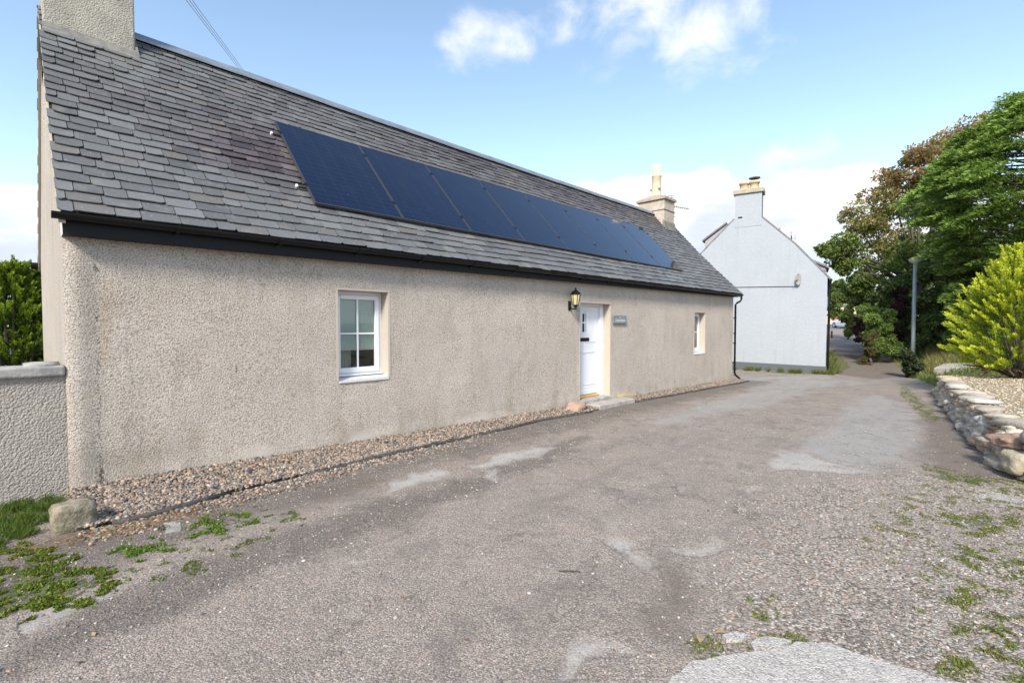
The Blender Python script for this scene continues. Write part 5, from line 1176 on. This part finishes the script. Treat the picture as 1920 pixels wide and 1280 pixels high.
conifer('cypress_tree', 'very large dark green conifer with layered boughs at the right edge', (tbp[0], tbp[1], tbz), sp, 105, [(.045, .09, .02), (.26, .38, .08)], .16, (tbp[0], tbp[1], at_t(1935, 175, 19.5)[2]), .4)
# -- plume shrubs (golden cypress)
def plumes(P0, D, Ln, k, lw, spread=.42):
    """feathery sprays: returns points, axes, position along"""
    n_ = len(P0); f_ = rng.random((n_, k))**.8; D = unit(D)
    ref = unit(rng.normal(size=(n_, 3))); S1 = unit(np.cross(D, ref)); S2 = np.cross(D, S1)
    a = rng.uniform(0, 2*math.pi, (n_, k)); rad = (1-f_)*spread*Ln[:, None]*rng.uniform(.15, 1, (n_, k))*.55
    side = S1[:, None]*np.cos(a)[..., None]+S2[:, None]*np.sin(a)[..., None]*.45
    P = P0[:, None]+D[:, None]*(f_*Ln[:, None])[..., None] + side*rad[..., None]
    A_ = unit(D[:, None]*1.0 + side*.75 + rng.normal(size=(n_, k, 3))*.12)
    return P.reshape(-1, 3), A_.reshape(-1, 3), f_.reshape(-1)
def plume_shrub(name, label, cat, base, R0, Ht, nplume, pal, leaf, group=None, k=110, lean=(0, 0), lowz=0.1, plen=(.35, .75)):
    t = empty(name, base, label, cat, group); base = np.array(base, float)
    hh = rng.random(nplume)**.9; az = rng.uniform(0, 2*math.pi, nplume)
    prof_r = np.interp(hh, [0, .12, .35, .6, .8, 1], [.62, .95, 1.0, .78, .5, .12])
    dep = np.where(rng.random(nplume) < .8, rng.uniform(.62, .92, nplume), rng.uniform(.2, .6, nplume))
    rr = R0*prof_r*dep*(1+.22*np.sin(az*3+hh*7)+.12*np.sin(az*7+2))
    P0 = base + np.stack([rr*np.cos(az)+lean[0]*hh, rr*np.sin(az)+lean[1]*hh, lowz+hh*Ht*.86], -1)
    outd = np.stack([np.cos(az), np.sin(az), np.zeros(nplume)], -1); D = outd*(1.05-.55*hh[:, None])+np.array([0, 0, 1])*(.35+.9*hh[:, None])+rng.normal(size=(nplume, 3))*.16
    Ln = rng.uniform(*plen, nplume)*(R0/1.3)
    P, A_, f_ = plumes(P0, D, Ln, k, leaf); pal = np.array(pal)
    h_ = np.clip(f_*1.1-.1+rng.normal(0, .16, len(f_)), 0, 1); h_ = h_*np.repeat(rng.uniform(.55, 1.05, nplume), k); tint = (pal[0]+(pal[1]-pal[0])*h_[:, None])*np.repeat(rng.uniform(.8, 1.15, nplume), k)[:, None]
    n2 = len(P); foliage('foliage', t, P, A_, rng.uniform(.7, 1.3, n2)*leaf, rng.uniform(.25, .42, n2)*leaf, tint, M_needle)
    mb = MB()
    for i in range(0, nplume, max(1, nplume//28)):
        mb.tube([base+np.array([rng.uniform(-.1, .1), rng.uniform(-.1, .1), -.1]), base+(P0[i]-base)*np.array([.45, .45, .4]), P0[i]], [.05, .03, .012], 5)
    mb.build('stem', M_bark, t); return t
yb = at_t(1914, 690, 13.2); yz = float(bed_z(yb[0], yb[1]))
plume_shrub('golden_cypress', 'bright yellow green feathery conifer shrub on the raised gravel bed', 'shrub', (yb[0], yb[1], yz), 1.30, 3.40, 900, [(.16, .24, .02), (.78, .80, .08)], .07, k=120, lowz=.25, plen=(.30, .62))
# dead wood at its foot
mb = MB()
for i in range(46):
    a = rng.uniform(0, 2*math.pi); r_ = rng.uniform(.3, 1.0); mb.tube([(yb[0]+.1*math.cos(a), yb[1]+.1*math.sin(a), yz), (yb[0]+r_*.6*math.cos(a), yb[1]+r_*.6*math.sin(a), yz+.22+rng.uniform(0, .1)), (yb[0]+r_*1.2*math.cos(a+.3), yb[1]+r_*1.2*math.sin(a+.3), yz+rng.uniform(.0, .35))], [.05, .03, .012], 5)
o = mb.build('dead_branch', mat('dead_wood', (.13, .085, .06), .95), bpy.data.objects['golden_cypress'])
# left hedge conifers behind the garden wall
for u, t_, ht, r_, nm in ((18, 9.2, 3.1, .95, 'green conifer with yellow tips behind the garden wall, at the left edge'), (62, 9.8, 3.1, .85, 'green conifer with yellow tips behind the garden wall, against the cottage gable')):
    p = at_t(u, 610, t_); plume_shrub('hedge_conifer', nm, 'conifer', (p[0], p[1], 0), r_, ht, 620, [(.03, .07, .012), (.34, .44, .04)], .06, 'conifers behind the garden wall', k=95, lowz=.0, plen=(.28, .5))
p = at_t(-60, 610, 10.2); plume_shrub('hedge_conifer', 'conifer behind the garden wall beyond the left edge', 'conifer', (p[0], p[1], 0), 1.0, 2.8, 260, [(.018, .045, .008), (.20, .27, .02)], .07, 'conifers behind the garden wall', k=80, plen=(.28, .5))
# shrubs on the bank
def shrub(name, label, u, vtop, vbot, wpx, t_, pal, leafsz, per=420, cat='shrub', group=None, nc=8):
    base = at_t(u, vbot, t_); bz_ = gzu(base[0], base[1]); base[2] = min(bz_, base[2]+.3); top_ = at_t(u, vtop, t_)[2]; hw = wpx/2/F_PX*t_; ht = top_-base[2]; cl = []
    for i in range(nc):
        a = rng.uniform(0, 2*math.pi); r_ = rng.uniform(0, .7)*hw; rad = hw*rng.uniform(.35, .55); zz = base[2]+rad*.6+max(ht-1.5*rad, .05)*((i+.5)/nc)**.9
        cl.append(((base[0]+r_*math.cos(a), base[1]+r_*math.sin(a), zz), rad, 0))
    return broadleaf(name, label, cat, tuple(base), cl, [pal], per, leafsz, .06, group, 'stem')
dkg = [(.10, .16, .05), (.14, .22, .065), (.23, .30, .10), (.07, .11, .04), (.40, .42, .18)]; lg = [(.20, .30, .06), (.27, .36, .09), (.12, .20, .04)]; pur = [(.10, .045, .06), (.14, .065, .08), (.06, .03, .04)]; ywl = [(.16, .19, .06), (.11, .14, .04), (.2, .19, .07)]
gS = 'shrubs on the bank below the big trees'
shrub('evergreen_shrub', 'dark evergreen shrub behind the street lamp, to its left', 1690, 490, 650, 120, 25.5, dkg, .16, 620, group=gS, nc=12)
shrub('evergreen_shrub', 'dark evergreen shrub between the street lamp and the golden conifer', 1765, 470, 650, 130, 24, dkg, .15, 620, group=gS, nc=12)
shrub('evergreen_shrub', 'tall dark shrub under the big conifer behind the golden conifer', 1850, 440, 660, 150, 21, dkg, .15, 620, group=gS, nc=12)
shrub('evergreen_shrub', 'dark leafy shrub above the path end, farther back', 1640, 500, 620, 80, 30, dkg, .17, 520, group=gS, nc=9)
shrub('light_green_shrub', 'lighter green bushy shrub at the end of the bank by the path', 1643, 565, 655, 72, 24.5, lg+dkg[1:3], .11, 620, group=gS, nc=10)
shrub('purple_shrub', 'dark purple leaved shrub above the path end', 1618, 535, 600, 42, 33, pur, .16, 420, group=gS)
shrub('purple_shrub', 'dark purple leaved shrub just left of the street lamp pole', 1684, 530, 580, 50, 25, pur, .12, 420, group=gS)
shrub('willow_shrub', 'yellowish drooping small tree above the far road', 1590, 520, 600, 44, 38, ywl+grn, .18, 420, cat='tree')
shrub('dry_brown_shrub', 'dry brown seeding shrub at the edge of the path', 1632, 618, 668, 34, 23.5, [(.20, .14, .07), (.22, .17, .08), (.10, .12, .04), (.07, .09, .03)], .06, 420)
shrub('dark_low_shrub', 'small dark low shrub at the foot of the bank', 1706, 650, 688, 44, 19.5, [(.03, .05, .02), (.06, .09, .03), (.02, .03, .015), (.12, .15, .08)], .075, 420)
# far trees and a pale far building beyond the road
p = at_t(1590, 612, 95); fb = empty('distant_building', (p[0], p[1], 1.7), 'pale building glimpsed between the trees beyond the far road', 'building')
MB().box((p[0]-1, p[1]-9, 1.5), (p[0]+7, p[1]+6, 5.6)).build('wall', mat('cream_render', (.60, .52, .42), .9), fb)
MB().add([(p[0]-1.3, p[1]-9.3, 5.6), (p[0]+7.3, p[1]-9.3, 5.6), (p[0]+7.3, p[1]+6.3, 5.6), (p[0]-1.3, p[1]+6.3, 5.6), (p[0]+3, p[1]-9.3, 8), (p[0]+3, p[1]+6.3, 8)], [(0, 4, 5, 3), (1, 2, 5, 4), (0, 1, 4), (2, 3, 5), (3, 2, 1, 0)]).build('roof', M_rs, fb)
for j in range(5): MB().box((p[0]-1.03, p[1]-7.5+2.8*j, 2.6), (p[0]-1.002, p[1]-6.3+2.8*j, 4.0)).build('window', M_cg2 if False else M_seal, fb)
for i, (u, t_, w_, vt) in enumerate(((1500, 70, 70, 545), (1568, 75, 46, 520), (1625, 66, 60, 500), (1690, 60, 110, 430), (1800, 50, 160, 400), (1950, 45, 160, 380))):
    shrub('distant_tree', ['far tree hidden behind the white house', 'far tree over the end of the path', 'far tree right of the white car', 'far dark tree seen through the sycamore', 'far dark tree behind the big conifer', 'far dark tree beyond the right edge'][i], u, vt, 606, w_, t_, grn+dkg[:3], .35, 420, cat='tree', group='trees beyond the far road', nc=9)
for i, (u, v, t_) in enumerate(((-500, 560, 60), (2300, 420, 28), (2600, 400, 22))):
    shrub('distant_tree', ['far tree beyond the left edge', 'tree standing beyond the right edge', 'outermost tree beyond the right edge'][i], u, v, 630, 260, t_, grn+dkg[:3], .3, 420, cat='tree', group='trees beyond the far road', nc=9)

# -- grass, weeds, moss tufts
def blades(name, P, h, wdt, pal, label, lean=.5, m=M_leaf):
    k = len(P); A_ = unit(np.column_stack([rng.normal(0, lean, k), rng.normal(0, lean, k), np.ones(k)])); o = foliage(name, None, P, A_, h, wdt, pick(pal, k), m)
    tag(o, label, None, None, 'stuff'); return o
def in_polys(polys, k, w_=.12, thr=-.02):
    Q = [np.array(gpoly(q_)) for q_ in polys]; out = []
    ar = np.array([np.ptp(q_[:, 0])*np.ptp(q_[:, 1]) for q_ in Q]); ar = np.sqrt(ar); ar /= ar.sum()
    for q_, a in zip(Q, ar):
        m_ = int(k*a*6); P = np.column_stack([rng.uniform(q_[:, 0].min()-.1, q_[:, 0].max()+.1, m_), rng.uniform(q_[:, 1].min()-.1, q_[:, 1].max()+.1, m_)]); sd_ = poly_sd(P, q_)
        nz = np.array([noise.noise(Vector((a2*7, b2*7, 4))) + .6*noise.noise(Vector((a2*19, b2*19, 4))) for a2, b2 in P]); ok = (sd_ < w_*nz) & (nz > thr)
        P = P[ok][:int(k*a)+5]; out.append(P)
    P = np.concatenate(out); return np.column_stack([P, [gzu(a, b) for a, b in P]])
gp = [(.10, .16, .02), (.16, .23, .035), (.22, .25, .045), (.14, .13, .03)]
Pm = in_polys(moss[:1], 6500, .2, .1); blades('weeds', Pm, rng.uniform(.010, .035, len(Pm)), rng.uniform(.008, .018, len(Pm)), gp, 'low green weeds at the near left edge of the lane', 1.2)
Pm = in_polys(moss[1:2], 6500, .3); blades('grass', Pm, rng.uniform(.03, .11, len(Pm)), rng.uniform(.003, .007, len(Pm)), [(.06, .13, .015), (.11, .19, .03), (.16, .17, .05)], 'grass growing at the foot of the garden wall', .6)
Pm = in_polys([moss[2], moss[3]], 1300, .2, .12); blades('weeds', Pm, rng.uniform(.012, .035, len(Pm)), rng.uniform(.010, .020, len(Pm)), [(.12, .20, .03), (.17, .24, .05)], 'bright weeds below the gravel strip', 1.2)
Pm = in_polys(moss[4:10]+moss[12:16], 13000, .2, .02); blades('moss', Pm, rng.uniform(.006, .022, len(Pm)), rng.uniform(.005, .012, len(Pm)), gp+[(.18, .17, .04)], 'moss and tiny weeds on the right of the lane', 1.0)
Pm = in_polys([moss[10]], 9000, .3, .26); blades('moss', Pm, rng.uniform(.006, .020, len(Pm)), rng.uniform(.005, .012, len(Pm)), gp+[(.18, .17, .04), (.22, .20, .06)], 'thin scattered moss among the grit on the right', 1.0)
Pm = in_polys([moss[11]], 2600, .2, .30); blades('weeds', Pm, rng.uniform(.008, .022, len(Pm)), rng.uniform(.006, .014, len(Pm)), [(.12, .20, .03), (.17, .22, .05), (.12, .11, .04)], 'small scattered weeds in the grit below the edging', 1.1)
Pm = scatter(1500, lambda x, y: np.exp(-((x-.35)/.6)**2-((y+1.32)/.16)**2), (-.5, 2.2), (-1.9, -.9)); Pm = np.column_stack([Pm, [gzu(a, b)+.012 for a, b in Pm]]); k = len(Pm)
A_ = unit(np.column_stack([rng.normal(size=k), rng.normal(0, .6, k), rng.normal(0, .12, k)+.05])); o = foliage('dry_litter', None, Pm, A_, rng.uniform(.02, .08, k), rng.uniform(.002, .005, k), pick([(.42, .27, .14), (.50, .36, .20), (.22, .13, .07), (.34, .16, .07)], k), M_leaf); tag(o, 'brown dead stalks and litter around the near end of the edging', None, None, 'stuff')
# bank grass
out = []
while len(out) < 26000:
    x = rng.uniform(21, 44); y = path_edge(x)-rng.uniform(-.1, 5)
    if noise.noise(Vector((x*1.2, y*1.2, 0))) > -.25: out.append((x, y, gzu(x, y)))
Pb = np.array(out); blades('bank_grass', Pb, rng.uniform(.08, .32, len(Pb)), rng.uniform(.015, .035, len(Pb)), [(.10, .17, .03), (.16, .24, .05), (.22, .27, .07), (.30, .26, .12)], 'long grass and ground cover on the bank right of the path', .6)
out = []
while len(out) < 5000:
    x = rng.uniform(24.6, 34); y = -1.5+.216/.976*(x-24.5)-rng.uniform(0.0, .65)*rng.random()**.5; out.append((x, y, gzu(x, y)))
for i in range(5200):
    a = rng.uniform(-.3, 4.6); d_ = rng.uniform(-.75, -.05); cl_ = noise.noise(Vector((a*2.2, 1, 0)))
    if cl_ < .02 and a > .5: continue
    x, y, _ = H(a, d_, 0); out.append((x, y, gzu(x, y)))
Pb = np.array(out); blades('path_weeds', Pb, rng.uniform(.05, .26, len(Pb)), rng.uniform(.012, .03, len(Pb)), [(.07, .13, .02), (.13, .20, .035), (.17, .20, .05), (.25, .17, .12)], 'weeds along the foot of the white house', .6)
# dry grass by the golden conifer
out = []
for i in range(6000):
    p_ = at_t(rng.uniform(1735, 1830), 668, rng.uniform(19.5, 24)); out.append((p_[0], p_[1], gzu(p_[0], p_[1])))
Pb = np.array(out); blades('dry_grass', Pb, rng.uniform(.1, .5, len(Pb)), rng.uniform(.010, .022, len(Pb)), [(.36, .30, .14), (.28, .24, .10), (.16, .19, .05)], 'straw coloured dry grass between the kerb and the bank', .5)
# garden hedge cover behind cottage on the left and fallen leaves
Pf = scatter(260, lambda x, y: np.clip(dens2(x, y)*.3 + .8*(np.abs(y-edge_y(x)+.15) < .22), 0, 1), (-.5, 13), (-7, -.6)); z_ = np.array([gzu(a, b) for a, b in Pf])+.006
k = len(Pf); A_ = unit(np.column_stack([rng.normal(size=k), rng.normal(size=k), rng.normal(0, .25, k)])); Bv = unit(np.cross(A_, np.array([0, 0, 1])+rng.normal(size=(k, 3))*.2))
V = leaf_quads(np.column_stack([Pf, z_]), A_, Bv, rng.uniform(.018, .04, k), rng.uniform(.012, .022, k)); o = np_mesh('fallen_leaves', V, np.arange(4*k).reshape(-1, 4), M_leaf, None, pick([(.38, .26, .12), (.30, .14, .06), (.45, .36, .18), (.20, .11, .06)], k)); tag(o, 'small dead leaves scattered on the lane', None, None, 'stuff')
def one_leaf(u, v, ln, ang, lab, tint):
    p = on_g(u, v); m_ = MB(); a = Vector((math.cos(ang), math.sin(ang), 0)); b_ = Vector((-math.sin(ang), math.cos(ang), 0)); vs = []
    for i in range(7):
        f_ = i/6; w_ = ln*.26*math.sin(math.pi*f_)**.8+.0008; c_ = Vector(p)+a*(f_-.5)*ln+Vector((0, 0, .012+.008*math.sin(math.pi*f_))); vs += [c_-b_*w_+Vector((0, 0, .006)), c_, c_+b_*w_+Vector((0, 0, .006))]
    fs = [(3*i+j, 3*i+j+1, 3*i+j+4, 3*i+j+3) for i in range(6) for j in range(2)]; m_.add(vs, fs, tint); tag(m_.build('dead_leaf', M_leaf, color=True), lab, 'leaf')
one_leaf(1313, 1202, .075, .4, 'pale tan dead leaf on the lane near the mossy slab edge', (.50, .40, .26)); one_leaf(1350, 1191, .05, -.8, 'small ochre dead leaf between the tan leaf and the concrete fragments', (.42, .30, .14)); one_leaf(205, 1094, .06, .1, 'light brown dead leaf at the edge of the green weeds on the left', (.42, .32, .22))
a_ = on_g(1048, 1072); b_ = on_g(1088, 1073); tag(MB().tube([a_+np.array([0, 0, .008]), (a_+b_)/2+np.array([.004, 0, .012]), b_+np.array([0, 0, .008])], .004, 6).build('twig', M_bark), 'thin dark twig lying on the middle of the lane', 'twig')
